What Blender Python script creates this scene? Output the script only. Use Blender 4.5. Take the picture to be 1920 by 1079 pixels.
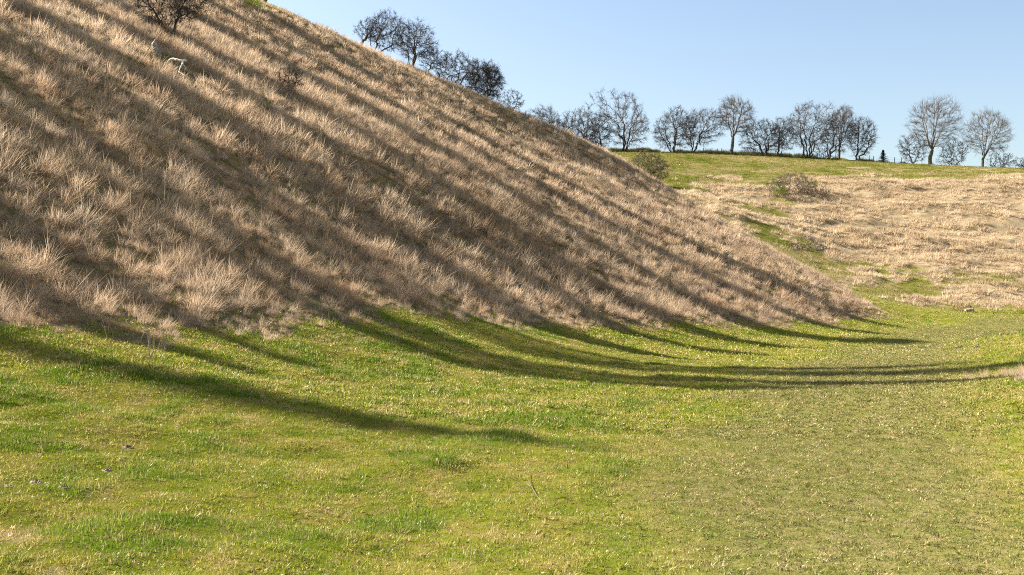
import bpy, math, random
import numpy as np
from mathutils import Vector, Matrix

scene = bpy.context.scene
for o in list(bpy.data.objects):
    bpy.data.objects.remove(o)

# ---------------------------------------------------------------- camera
cam_data = bpy.data.cameras.new("camera")
cam_data.sensor_width = 36.0
cam_data.lens = 37.5
cam_data.clip_start = 0.1
cam_data.clip_end = 3000.0
cam = bpy.data.objects.new("camera", cam_data)
cam.location = (0.0, 0.0, 1.7)
cam.rotation_euler = (math.radians(90.0), 0.0, 0.0)
scene.collection.objects.link(cam)
scene.camera = cam

# ---------------------------------------------------------------- sky and sun
SUN_EL = math.radians(35.0)
SUN_AZ = math.radians(160.0)          # direction towards the sun, counter-clockwise from +x
sun_dir = Vector((math.cos(SUN_AZ) * math.cos(SUN_EL), math.sin(SUN_AZ) * math.cos(SUN_EL), math.sin(SUN_EL)))
world = bpy.data.worlds.new("World")
scene.world = world
world.use_nodes = True
wn = world.node_tree.nodes
wl = world.node_tree.links
wn.clear()
w_out = wn.new("ShaderNodeOutputWorld")
w_bg = wn.new("ShaderNodeBackground")
w_sky = wn.new("ShaderNodeTexSky")
w_sky.sky_type = 'NISHITA'
w_sky.sun_disc = False
w_sky.sun_elevation = SUN_EL
w_sky.sun_rotation = math.radians(90.0) - SUN_AZ
w_sky.altitude = 100.0
w_sky.air_density = 1.0
w_sky.dust_density = 1.8
w_sky.ozone_density = 0.5
w_bg.inputs["Strength"].default_value = 0.0545
wl.new(w_sky.outputs["Color"], w_bg.inputs["Color"])
wl.new(w_bg.outputs["Background"], w_out.inputs["Surface"])

sun_data = bpy.data.lights.new("sun", 'SUN')
sun_data.energy = 5.0
sun_data.angle = math.radians(0.53)
sun_data.color = (1.0, 0.93, 0.82)
sun = bpy.data.objects.new("sun", sun_data)
sun.rotation_euler = sun_dir.to_track_quat('Z', 'Y').to_euler()
sun.location = (-60, 20, 80)
scene.collection.objects.link(sun)

scene.view_settings.view_transform = 'Standard'
scene.view_settings.look = 'None'
scene.view_settings.gamma = 1.0
scene.view_settings.use_curve_mapping = False
scene.view_settings.exposure = 1.98
scene.cycles.max_bounces = 5
scene.cycles.diffuse_bounces = 3
scene.cycles.transmission_bounces = 3
scene.cycles.transparent_max_bounces = 4
scene.cycles.use_denoising = False
scene.cycles.pixel_filter_type = 'BLACKMAN_HARRIS'
scene.cycles.filter_width = 1.05

# ----------------------------------------------------------------------------
# terrain: a smooth surface through surveyed points, plus small relief
# (all lengths in metres; camera stands at x=0, y=0, eye 1.70 m above the turf)
# ----------------------------------------------------------------------------
EYE = 1.7
FPX = 2000.0


def at(px, py, d):
    """A sighting from the eye (photo pixel) at a given distance -> survey point."""
    return ((px - 960.0) / FPX * d, d, EYE + (540.0 - py) / FPX * d)


SURVEY = []
# valley floor (x, y, height relative to the eye)
for x, y, z in [(0, -25, -1.45), (6, -25, -1.3), (-8, -25, -1.2), (0, -6, -1.62), (2, 0, -1.66), (0, 4, -1.69), (3.2, 6, -1.70),
                (0, 9, -1.72), (2.5, 10, -1.74), (4.0, 14, -1.77), (1.5, 14, -1.74), (6.6, 20, -1.79), (3.0, 20, -1.76),
                (9.5, 28, -1.90), (13.5, 36, -2.02), (17.5, 45, -2.12), (23, 57, -2.14), (29, 68, -2.05), (36, 76, -2.12), (20, 38, -2.1),
                (27, 52, -2.2), (36, 64, -2.3), (52, 74, -2.6), (80, 80, -3.0), (120, 84, -3.6), (6.0, 6, -1.66), (7.5, 13, -1.66)]:
    SURVEY.append((x, y, EYE + z))
# left side of the floor, and the toe of the hill
SURVEY += [at(0, 1079, 6.0), at(0, 900, 8.4), at(0, 770, 10.9), at(0, 700, 12.3), at(0, 648, 13.6), at(300, 690, 13.6), at(300, 640, 16.2),
           at(600, 690, 17.2), at(600, 618, 20.3), at(800, 690, 19.2), at(800, 604, 24.2), at(950, 655, 24.0), at(950, 610, 28.3),
           at(1150, 650, 30.5), at(1150, 617, 35.0), at(1400, 645, 38.5), at(1400, 616, 45.0), at(1560, 632, 46), at(1560, 612, 52),
           at(1640, 598, 59), at(1690, 598, 62), at(1500, 690, 25)]
# hill toe carried on behind the camera
FOOT = [(-40, -45), (-24, -17), (-14.5, -1), (-10, 6.5)]
SURVEY += [(-14, -1.5, 0.95), (-10, 6.5, 0.95), (-24, -17, 1.0), (-40, -45, 1.2)]
# crest of the hill as it stands against the sky
CREST = [(485, 4, 78), (600, 56, 79), (672, 90, 80), (770, 131, 82), (860, 170, 84), (950, 210, 86.5), (1050, 254, 87.5), (1150, 296, 86.5),
         (1250, 356, 82), (1400, 446, 73), (1500, 508, 67.5), (1600, 565, 62)]
SURVEY += [at(*c) for c in CREST]
CREST_W = [(-66, 2, 24.4), (-55, 22, 24.4), (-42.5, 43, 24.2), (-29.5, 63, 23.5)]
SURVEY += CREST_W + [(-75, -25, 25.0)]
# even hillside between toe and crest
for a, b in [((-55, 22, 24.4), (-10, 6.5, 0.95)), ((-42.5, 43, 24.2), at(0, 648, 13.6)), ((-29.5, 63, 23.5), at(600, 618, 20.3)),
             (at(485, 4, 78), at(950, 610, 28.3)), (at(770, 131, 82), at(1150, 617, 35.0)), (at(1050, 254, 87.5), at(1400, 616, 45)),
             (at(1250, 356, 82), at(1560, 612, 52)), ((-66, 2, 24.4), (-14, -1.5, 0.95))]:
    for t in (0.25, 0.5, 0.75):
        SURVEY.append(tuple(a[i] + (b[i] - a[i]) * t for i in range(3)))
# plateau behind the crest, and the spur falling away into the side valley
SURVEY += [(-72, 8, 25.4), (-61, 28, 25.5), (-48.5, 49, 25.4), (-35.5, 69, 24.8), (-24.5, 84, 23.4), (-90, 40, 28.5), (-70, 75, 28.5), (-50, 100, 27.5),
           (-30, 100, 24.0), (-13, 90, 18.9), (-6.5, 95, 16.2), (0, 99, 13.6), (6, 101, 10.4), (12, 98, 8.0), (17, 93, 5.6), (22, 84, 3.0),
           (25.5, 74, 0.7), (24.5, 67, -0.5), (-120, 0, 29.5), (-140, 120, 31), (-100, -60, 28), (-15, 108, 17.5)]
# side valley and far hillside
SURVEY += [at(1700, 577, 88), at(1800, 584, 90), at(1920, 588, 88), at(1600, 532, 97), at(1500, 478, 106), at(1380, 420, 114), at(1250, 368, 124),
           (4, 122, 10.5), (-12, 130, 15.5), (-40, 140, 22)]
SURVEY += [at(1920, 500, 109), at(1750, 500, 107), at(1640, 490, 110), at(1920, 420, 126), at(1750, 420, 125), at(1600, 420, 124),
           at(1480, 420, 121), at(1920, 342, 146), at(1780, 342, 146), at(1640, 340, 146), at(1480, 362, 138), at(1340, 372, 131),
           at(1340, 330, 152), at(1200, 322, 152), at(1500, 325, 158), at(1700, 325, 162), at(1920, 329, 165),
           at(1920, 320, 190), at(1840, 317, 190), at(1740, 312, 190), at(1640, 307, 190), at(1500, 301, 190), at(1370, 294, 190),
           at(1250, 291, 190), at(1130, 290, 190), at(960, 288, 190), (-60, 190, 27),
           (120, 110, 4), (130, 150, 17), (140, 190, 21)]
for px, zz in [(1920, 22.4), (1740, 23.0), (1500, 24.0), (1250, 25.0), (960, 25.3)]:
    SURVEY.append(((px - 960) / FPX * 205, 205, zz))
    SURVEY.append(((px - 960) / FPX * 300, 300, zz - 1.0))
SURVEY += [(-150, 300, 28), (200, 300, 18)]
# right-hand bank, mostly out of frame
SURVEY += [at(1900, 706, 19.0), at(1850, 760, 14.5), (11.2, 19.5, 0.35), (14, 19, 1.4), (24, 18, 7), (45, 14, 17), (70, 10, 24), (100, 0, 27), (26, 32, 4.0), (40, 40, 7),
           (60, 45, 12), (10, 4, 0.9), (22, 0, 7), (45, -10, 18), (14, -25, 4), (40, -40, 18)]
SURVEY = np.array(SURVEY, float)


def _tps_fit(P, lam):
    n = len(P)
    S = 40.0
    xy = P[:, :2] / S
    r2 = ((xy[:, None] - xy[None]) ** 2).sum(-1)
    K = 0.5 * r2 * np.log(r2 + 1e-12) + lam * np.eye(n)
    Q = np.c_[np.ones(n), xy]
    A = np.block([[K, Q], [Q.T, np.zeros((3, 3))]])
    return np.linalg.solve(A, np.r_[P[:, 2], np.zeros(3)]), xy, S


_TW, _TXY, _TS = _tps_fit(SURVEY, 2e-5)


def base_height(x, y):
    x = np.clip(np.asarray(x, float), -170, 190)
    y = np.clip(np.asarray(y, float), -60, 330)
    sh = x.shape
    q = np.c_[x.ravel(), y.ravel()] / _TS
    out = np.empty(len(q))
    for i in range(0, len(q), 20000):
        s = q[i:i + 20000]
        r2 = (s[:, :1] - _TXY[None, :, 0]) ** 2 + (s[:, 1:] - _TXY[None, :, 1]) ** 2
        out[i:i + 20000] = (0.5 * r2 * np.log(r2 + 1e-12)) @ _TW[:-3] + _TW[-3] + s @ _TW[-2:]
    return out.reshape(sh)


def _hash(ix, iy, seed):
    h = (ix.astype(np.int64) * 374761393 + iy.astype(np.int64) * 668265263 + seed * 974634541) & 0xFFFFFFFF
    h = ((h ^ (h >> 13)) * 1274126177) & 0xFFFFFFFF
    h = h ^ (h >> 16)
    return (h & 0xFFFFFF) / float(0xFFFFFF)


def vnoise(x, y, scale, seed=0):
    """Smooth value noise, -1..1."""
    x = np.asarray(x, float) / scale
    y = np.asarray(y, float) / scale
    ix = np.floor(x)
    iy = np.floor(y)
    fx = x - ix
    fy = y - iy
    fx = fx * fx * fx * (fx * (fx * 6 - 15) + 10)
    fy = fy * fy * fy * (fy * (fy * 6 - 15) + 10)
    a = _hash(ix, iy, seed)
    b = _hash(ix + 1, iy, seed)
    c = _hash(ix, iy + 1, seed)
    d = _hash(ix + 1, iy + 1, seed)
    return 2 * ((a * (1 - fx) + b * fx) * (1 - fy) + (c * (1 - fx) + d * fx) * fy) - 1


def smooth(a, b, x):
    t = np.clip((x - a) / (b - a), 0, 1)
    return t * t * (3 - 2 * t)


def poly_dist(x, y, pts):
    """Unsigned distance to a polyline and side (+ = left of travel), plus position along."""
    x = np.asarray(x, float)
    y = np.asarray(y, float)
    best = np.full(x.shape, 1e9)
    side = np.zeros(x.shape)
    along = np.zeros(x.shape)
    acc = 0.0
    for (ax, ay), (bx, by) in zip(pts[:-1], pts[1:]):
        dx, dy = bx - ax, by - ay
        L2 = dx * dx + dy * dy
        t = np.clip(((x - ax) * dx + (y - ay) * dy) / L2, 0, 1)
        d = np.hypot(x - ax - t * dx, y - ay - t * dy)
        s = np.sign(dx * (y - ay) - dy * (x - ax))
        m = d < best
        best = np.where(m, d, best)
        side = np.where(m, s, side)
        along = np.where(m, acc + t * math.sqrt(L2), along)
        acc += math.sqrt(L2)
    return best, side, along


# edge of the rough grass along the hill foot, then round the nose of the spur and up behind it
MARGIN = FOOT + [at(*m)[:2] for m in [(0, 640, 13.9), (150, 628, 15.3), (400, 624, 17.6), (600, 610, 20.6), (720, 598, 23.2), (800, 592, 24.8), (950, 606, 28.4),
                                       (1150, 612, 35.5), (1400, 613, 45.3), (1540, 606, 52.0), (1640, 588, 59.5)]] + \
    [(23.5, 64), (23.5, 72), (19, 84), (13, 94), (5, 99), (-4, 97), (-14, 92), (-24, 83), (-36, 67), (-49, 47), (-61, 26), (-72, 6), (-82, -15)]
RIM = [(-79, -25), (-66, 2), (-55, 22), (-42.5, 43), (-29.5, 63)] + [at(*c)[:2] for c in CREST[:6]]
PATH = [(1.4, -10), (1.7, 2), (2.1, 6), (3.2, 11), (5.7, 18), (9, 27), (13.5, 36), (20, 49), (29, 64), (40, 73), (70, 79)]


def hill_mask(x, y):
    """1 on the rough tawny grass of the near hill."""
    d, s, _ = poly_dist(x, y, MARGIN)
    sd = d * s
    sd = sd + 0.6 * vnoise(x, y, 1.7, 3) + 0.45 * vnoise(x, y, 0.6, 4)
    m = smooth(-0.8, 0.6, sd)
    r, rs, ra = poly_dist(x, y, RIM)
    m = m * smooth(-0.6, 1.8, r - np.interp(ra, [80, 112, 122, 130], [1.7, 4.6, 4.2, -4.0]) + 1.5 * vnoise(x, y, 3.1, 9) + 0.8 * vnoise(x, y, 0.9, 10))
    return m * (y < 105)


def to_px(x, y, z):
    yy = np.maximum(y, 0.5)
    return 960 + FPX * x / yy, 540 - FPX * (z - EYE) / yy


def far_mask(x, y, z):
    """1 on the bleached grass of the far hillside (bands of it follow the slope)."""
    u = x / np.maximum(y, 1) * FPX + 960
    e = (z - EYE) / np.maximum(y, 1) * FPX      # height on the slope
    n = vnoise(x, y, 6.0, 21) + 0.7 * vnoise(x, y, 2.4, 22)
    top = np.interp(u, [1150, 1250, 1440, 1520, 1640, 1700, 1920, 2300], [190, 196, 196, 206, 208, 202, 207, 205])
    low = np.interp(u, [1150, 1300, 1400, 1500, 1600, 1700, 1920, 2300], [190, 160, 106, 62, 42, 34, 24, 24])
    f = vnoise(x, y, 1.0, 23)
    m = smooth(-20, 20, e - low + 9 * n + 8 * f) * smooth(-7, 7, top - e + 8 * n + 4 * f)
    m = m * smooth(-1.1, 0.1, n + 0.5 * f + np.interp(u, [1150, 1450, 1550], [-0.3, 0.0, 0.8]))
    # lower patches above the valley floor
    lowtop = np.interp(u, [1600, 1700, 1780, 1920, 2300], [-30, -5, 8, 16, 20])
    m2 = smooth(-14, 14, lowtop - e + 13 * n + 9 * f) * smooth(-9, 9, e + 36 + 7 * n + 5 * f) * smooth(1660, 1730, u)
    # odd tussocks in the upper field
    m4 = smooth(-0.25, 0.7, n + 0.9 * f) * smooth(-60, -20, e) * smooth(110, 60, e) * smooth(1480, 1600, u) * 0.75
    m3 = smooth(0.75, 1.0, n) * smooth(-4, 4, e - 196) * smooth(-5, 0, 236 - e) * 0.9
    return np.clip(np.maximum(np.maximum(m, 0.85 * m2), np.maximum(m3, m4)), 0, 1) * smooth(84, 92, y)


def bank_mask(x, y):
    """rough bank at the right edge"""
    a = smooth(8.2, 9.3, x + 0.7 * vnoise(x, y, 1.1, 31)) * smooth(20.6, 19.4, y) * smooth(16.5, 18.0, y + 0.6 * vnoise(x, y, 1.2, 32))
    return np.maximum(a, smooth(12.5, 14, x + vnoise(x, y, 2.0, 33)) * (y < 26) * (y > 8))


def path_mask(x, y):
    d, s, a = poly_dist(x, y, PATH)
    w = 1.5 + 0.03 * np.maximum(a - 10, 0)
    return smooth(1.25, 0.45, d / w + 0.25 * vnoise(x, y, 1.3, 41))


def lush_mask(x, y):
    """patches of longer, greener grass in the turf"""
    q = 0.6 * vnoise(x * 0.9, y, 0.8, 81) + 0.7 * vnoise(x, y, 0.34, 82) + 0.35 * vnoise(x, y, 2.8, 83) + 0.3 * vnoise(x, y, 0.16, 84)
    return smooth(0.10, 0.95, q + 0.10 - 0.35 * smooth(-1.5, 4.0, x)) * (1 - 0.8 * path_mask(x, y))


def height(x, y):
    x = np.asarray(x, float)
    y = np.asarray(y, float)
    z = base_height(x, y)
    hm = hill_mask(x, y)
    fm = far_mask(x, y, z)
    far = smooth(86, 100, y)
    z = z + hm * (0.035 * vnoise(x, y, 2.3, 1) + 0.05 * vnoise(x, y, 0.8, 2) + 0.03 * vnoise(x, y, 7.0, 5))
    z = z + far * fm * (0.30 * vnoise(x, y, 2.6, 6) + 0.26 * vnoise(x * 0.22, y, 1.5, 7))
    z = z + (1 - hm) * (1 - far) * (1 - 0.7 * path_mask(x, y)) * (0.030 * vnoise(x, y, 0.9, 8) + 0.034 * vnoise(x * 0.8, y, 0.42, 11) + 0.04 * vnoise(x, y, 2.6, 12) + 0.02 * lush_mask(x, y))
    # low hedge bank on the skyline
    hb = np.exp(-((y - 193.5) / 1.8) ** 2) * smooth(66, 58, x)
    z = z + 1.0 * hb * (1 + 0.35 * vnoise(x, y, 3.0, 13))
    return z

# ----------------------------------------------------------------------------
# helpers
# ----------------------------------------------------------------------------
COL = scene.collection


def hgt(x, y):
    return float(height(np.array([x]), np.array([y]))[0])


def ground_at(px, py, d0=4.0, d1=115.0):
    """Where the line of sight through a photo pixel meets the ground."""
    D = np.arange(d0, d1, 0.05)
    x = (px - 960) / FPX * D
    z = height(x, D)
    p = 540 - FPX * (z - EYE) / D
    i = int(np.argmax(p <= py))
    return float(x[i]), float(D[i]), float(z[i])


def tag(o, label=None, cat=None, group=None, kind=None):
    if label:
        o["label"] = label
    if cat:
        o["category"] = cat
    if group:
        o["group"] = group
    if kind:
        o["kind"] = kind
    return o


def mesh_obj(name, verts, faces, mat, parent=None, smooth_shade=False, loops=None):
    me = bpy.data.meshes.new(name)
    me.from_pydata(verts if isinstance(verts, list) else verts.tolist(), [], faces if isinstance(faces, list) else faces.tolist())
    if mat:
        me.materials.append(mat)
    if smooth_shade:
        me.polygons.foreach_set("use_smooth", [True] * len(me.polygons))
    me.update()
    o = bpy.data.objects.new(name, me)
    COL.objects.link(o)
    if parent is not None:
        o.parent = parent
    return o


def empty(name, loc):
    o = bpy.data.objects.new(name, None)
    o.empty_display_size = 0.2
    o.location = loc
    COL.objects.link(o)
    return o


def copy_tree(root):
    r = root.copy()
    COL.objects.link(r)
    for ch in root.children:
        c = ch.copy()
        COL.objects.link(c)
        c.parent = r
    return r


class NT:
    """Small node-tree helper."""

    def __init__(self, name):
        self.mat = bpy.data.materials.new(name)
        self.mat.use_nodes = True
        self.nt = self.mat.node_tree
        self.nt.nodes.clear()

    def n(self, kind, **kw):
        node = self.nt.nodes.new(kind)
        for k, v in kw.items():
            if k.startswith("in_"):
                key = k[3:]
                key = int(key) if key.isdigit() else key.replace("_", " ")
                sock = node.inputs[key]
                if hasattr(v, "bl_rna") and isinstance(v, bpy.types.NodeSocket):
                    self.nt.links.new(v, sock)
                else:
                    sock.default_value = v
            else:
                setattr(node, k, v)
        return node

    def link(self, a, b):
        self.nt.links.new(a, b)

    def noise(self, vec, scale, detail=4.0, rough=0.55):
        nd = self.n("ShaderNodeTexNoise")
        nd.inputs["Scale"].default_value = scale
        nd.inputs["Detail"].default_value = detail
        nd.inputs["Roughness"].default_value = rough
        self.link(vec, nd.inputs["Vector"])
        return nd.outputs["Fac"]

    def ramp(self, fac, stops):
        r = self.n("ShaderNodeValToRGB")
        els = r.color_ramp.elements
        while len(els) < len(stops):
            els.new(0.5)
        for e, (p, c) in zip(els, stops):
            e.position = p
            e.color = (c[0], c[1], c[2], 1.0)
        self.link(fac, r.inputs["Fac"])
        return r.outputs["Color"]

    def step(self, fac, a, b):
        m = self.n("ShaderNodeMapRange")
        m.interpolation_type = 'SMOOTHSTEP'
        m.inputs["From Min"].default_value = a
        m.inputs["From Max"].default_value = b
        self.link(fac, m.inputs["Value"])
        return m.outputs["Result"]

    def mix(self, fac, a, b, blend='MIX'):
        m = self.n("ShaderNodeMix", data_type='RGBA', blend_type=blend)
        for sock, v in ((m.inputs["Factor"], fac), (m.inputs["A"], a), (m.inputs["B"], b)):
            pass
        f, A, B = m.inputs[0], m.inputs[6], m.inputs[7]
        for sock, v in ((f, fac), (A, a), (B, b)):
            if isinstance(v, bpy.types.NodeSocket):
                self.link(v, sock)
            elif isinstance(v, (int, float)):
                sock.default_value = v
            else:
                sock.default_value = (v[0], v[1], v[2], 1.0)
        return m.outputs[2]

    def math(self, op, a, b=0.0):
        m = self.n("ShaderNodeMath", operation=op)
        for sock, v in ((m.inputs[0], a), (m.inputs[1], b)):
            if isinstance(v, bpy.types.NodeSocket):
                self.link(v, sock)
            else:
                sock.default_value = v
        return m.outputs[0]

    def attr(self, name, kind='GEOMETRY'):
        a = self.n("ShaderNodeAttribute", attribute_type=kind, attribute_name=name)
        return a.outputs["Fac"]

    def position(self):
        return self.n("ShaderNodeNewGeometry").outputs["Position"]

    def finish(self, shader):
        out = self.n("ShaderNodeOutputMaterial")
        self.link(shader, out.inputs["Surface"])
        return self.mat


# ----------------------------------------------------------------------------
# colours shared by the ground and the grass growing on it
# ----------------------------------------------------------------------------
def turf_colour(T, pos, lush):
    """Living turf: yellow-green moss and grass, lush green patches, bleached bits."""
    mid = T.math('ADD', T.math('MULTIPLY', T.noise(pos, 2.1, 4.0, 0.65), 0.7), T.math('MULTIPLY', T.noise(pos, 0.5, 3.0), 0.3))
    c = T.ramp(mid, [(0.36, (0.146, 0.202, 0.013)), (0.48, (0.228, 0.240, 0.025)), (0.58, (0.315, 0.270, 0.058)), (0.68, (0.460, 0.350, 0.165))])
    return T.mix(lush, c, T.ramp(T.noise(pos, 3.0, 3.0), [(0.35, (0.090, 0.160, 0.008)), (0.65, (0.165, 0.225, 0.018))]))


def straw_colour(T, pos, tone):
    """Dead winter grass: pinkish straw to brown."""
    return T.ramp(tone, [(0.0, (0.235, 0.165, 0.115)), (0.35, (0.395, 0.287, 0.194)), (0.65, (0.570, 0.430, 0.292)), (1.0, (0.720, 0.575, 0.412))])


def mat_ground():
    T = NT("ground")
    pos = T.position()
    turf = turf_colour(T, pos, T.attr("lush"))
    fine = T.noise(pos, 14.0, 4.0, 0.7)
    turf = T.mix(T.step(fine, 0.46, 0.74), turf, (0.22, 0.18, 0.07))
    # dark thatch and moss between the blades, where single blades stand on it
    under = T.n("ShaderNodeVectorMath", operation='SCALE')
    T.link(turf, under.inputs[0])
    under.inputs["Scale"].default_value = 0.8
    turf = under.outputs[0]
    # field turf far up the valley is closer cropped and greener
    far = T.attr("far")
    fieldc = T.ramp(T.noise(pos, 0.16, 7.0, 0.72), [(0.34, (0.095, 0.118, 0.014)), (0.47, (0.165, 0.160, 0.034)), (0.58, (0.245, 0.205, 0.080)), (0.70, (0.360, 0.280, 0.150))])
    turf = T.mix(far, turf, fieldc)
    # trodden line
    pth = T.attr("path")
    worn = T.ramp(T.noise(pos, 5.0, 5.0, 0.7), [(0.3, (0.115, 0.122, 0.028)), (0.5, (0.165, 0.155, 0.050)), (0.7, (0.240, 0.190, 0.095))])
    turf = T.mix(T.math('MULTIPLY', pth, 0.85), turf, worn)
    # dead thatch under the rough grass
    th = T.noise(pos, 1.6, 5.0, 0.65)
    thatch = T.ramp(T.math('ADD', T.math('MULTIPLY', th, 0.6), T.math('MULTIPLY', T.noise(pos, 9.0, 4.0, 0.7), 0.4)),
                    [(0.30, (0.085, 0.066, 0.042)), (0.50, (0.185, 0.134, 0.082)), (0.68, (0.320, 0.235, 0.148))])
    straw_far = T.ramp(T.noise(pos, 0.9, 6.0, 0.7), [(0.32, (0.200, 0.160, 0.080)), (0.46, (0.310, 0.235, 0.138)), (0.68, (0.430, 0.330, 0.215))])
    thatch = T.mix(far, thatch, straw_far)
    sm = T.step(T.math('ADD', T.attr("straw"), T.math('MULTIPLY', T.math('SUBTRACT', T.noise(pos, 1.9, 4.0, 0.7), 0.5), 0.9)), 0.38, 0.62)
    col = T.mix(sm, turf, thatch)
    b = T.n("ShaderNodeBump")
    b.inputs["Strength"].default_value = 0.7
    b.inputs["Distance"].default_value = 0.05
    T.link(T.noise(pos, 9.0, 6.0, 0.75), b.inputs["Height"])
    bs = T.n("ShaderNodeBsdfDiffuse")
    bs.inputs["Roughness"].default_value = 0.9
    T.link(col, bs.inputs["Color"])
    T.link(b.outputs["Normal"], bs.inputs["Normal"])
    return T.finish(bs.outputs[0])


def blade_shader(T, col, trans=0.35, gloss=0.0):
    d = T.n("ShaderNodeBsdfDiffuse")
    T.link(col, d.inputs["Color"])
    t = T.n("ShaderNodeBsdfTranslucent")
    T.link(col, t.inputs["Color"])
    m = T.n("ShaderNodeMixShader")
    m.inputs[0].default_value = trans
    T.link(d.outputs[0], m.inputs[1])
    T.link(t.outputs[0], m.inputs[2])
    sh = m.outputs[0]
    if gloss:
        g = T.n("ShaderNodeBsdfGlossy")
        g.inputs["Roughness"].default_value = 0.38
        m2 = T.n("ShaderNodeMixShader")
        m2.inputs[0].default_value = gloss
        T.link(sh, m2.inputs[1])
        T.link(g.outputs[0], m2.inputs[2])
        sh = m2.outputs[0]
    return T.finish(sh)


def mat_dry(name, lift=0.0, cream=0.0):
    T = NT(name)
    pos = T.position()
    tone = T.math('ADD', T.math('MULTIPLY', T.attr("v", 'INSTANCER'), 0.50), T.math('MULTIPLY', T.attr("bc"), 0.55))
    tone = T.math('SUBTRACT', tone, 0.04)
    tone = T.math('ADD', tone, T.math('MULTIPLY', T.math('SUBTRACT', T.noise(pos, 0.35, 3.0), 0.5), 1.2))
    tone = T.math('ADD', tone, lift)
    col = straw_colour(T, pos, tone)
    grey = T.step(T.noise(pos, 0.9, 4.0, 0.65), 0.46, 0.64)
    col = T.mix(T.math('MULTIPLY', grey, 0.45), col, T.ramp(tone, [(0.1, (0.190, 0.155, 0.128)), (0.9, (0.500, 0.420, 0.345))]))
    red = T.step(T.noise(pos, 0.6, 3.0), 0.50, 0.68)
    col = T.mix(T.math('MULTIPLY', red, 0.35), col, (0.40, 0.235, 0.125))
    if cream:
        col = T.mix(cream, col, T.ramp(tone, [(0.3, (0.270, 0.205, 0.105)), (0.65, (0.500, 0.400, 0.250)), (1.0, (0.640, 0.540, 0.370))]))
    return blade_shader(T, col, 0.48)


def mat_turf():
    T = NT("turf_blades")
    pos = T.position()
    c = turf_colour(T, pos, T.attr("v", 'INSTANCER'))
    p = T.attr("p", 'INSTANCER')
    worn = T.ramp(T.noise(pos, 5.0, 4.0, 0.7), [(0.3, (0.112, 0.126, 0.028)), (0.5, (0.160, 0.154, 0.050)), (0.7, (0.228, 0.182, 0.090))])
    c = T.mix(T.math('MULTIPLY', p, 0.85), c, worn)
    hh = T.attr("h", 'INSTANCER')
    c = T.mix(T.step(hh, 0.80, 0.97), c, (0.440, 0.335, 0.175))           # bleached clumps
    c = T.mix(T.math('MULTIPLY', T.step(hh, 0.26, 0.02), 0.75), c, (0.085, 0.150, 0.010))   # greener clumps
    bc = T.attr("bc")
    c = T.mix(T.step(bc, 0.86, 0.92), c, (0.310, 0.245, 0.115))         # dead blades among the live ones
    val = T.math('ADD', 0.58, T.math('MULTIPLY', T.math('FRACT', T.math('MULTIPLY', bc, 7.31)), 0.95))
    m = T.n("ShaderNodeVectorMath", operation='SCALE')
    T.link(c, m.inputs[0])
    T.link(val, m.inputs["Scale"])
    return blade_shader(T, m.outputs[0], 0.36, 0.018)


def mat_field():
    T = NT("field_blades")
    pos = T.position()
    c = T.ramp(T.noise(pos, 0.16, 7.0, 0.72), [(0.34, (0.095, 0.122, 0.014)), (0.47, (0.165, 0.164, 0.034)), (0.58, (0.245, 0.205, 0.080)), (0.70, (0.360, 0.280, 0.150))])
    c = T.mix(T.step(T.attr("h", 'INSTANCER'), 0.70, 0.95), c, (0.380, 0.290, 0.160))
    m = T.n("ShaderNodeVectorMath", operation='SCALE')
    T.link(c, m.inputs[0])
    T.link(T.math('ADD', 0.62, T.math('MULTIPLY', T.attr("bc"), 0.75)), m.inputs["Scale"])
    return blade_shader(T, m.outputs[0], 0.35)


def mat_rough():  # blade tones kept dark to paint in the shade under the hedgerow
    T = NT("shaded_rough_blades")
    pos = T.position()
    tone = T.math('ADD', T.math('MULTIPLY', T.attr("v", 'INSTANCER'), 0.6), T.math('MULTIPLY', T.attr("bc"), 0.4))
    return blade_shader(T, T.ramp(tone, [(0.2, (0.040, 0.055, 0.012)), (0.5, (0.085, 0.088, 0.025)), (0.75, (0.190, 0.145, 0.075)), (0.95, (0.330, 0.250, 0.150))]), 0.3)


def mat_bark(name, dark, light, moss=None):
    T = NT(name)
    pos = T.position()
    c = T.ramp(T.noise(pos, 6.0, 5.0, 0.7), [(0.35, dark), (0.65, light)])
    if moss:
        c = T.mix(T.step(T.noise(pos, 0.9, 3.0), 0.50, 0.66), c, moss)
    p = T.n("ShaderNodeBsdfPrincipled")
    p.inputs["Roughness"].default_value = 0.85
    T.link(c, p.inputs["Base Color"])
    b = T.n("ShaderNodeBump")
    b.inputs["Strength"].default_value = 0.6
    b.inputs["Distance"].default_value = 0.03
    T.link(T.noise(pos, 22.0, 4.0, 0.7), b.inputs["Height"])
    T.link(b.outputs["Normal"], p.inputs["Normal"])
    return T.finish(p.outputs[0])


def mat_leaf(name, a, b):
    T = NT(name)
    pos = T.position()
    return blade_shader(T, T.ramp(T.noise(pos, 4.0, 4.0, 0.7), [(0.35, a), (0.65, b)]), 0.35)


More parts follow.
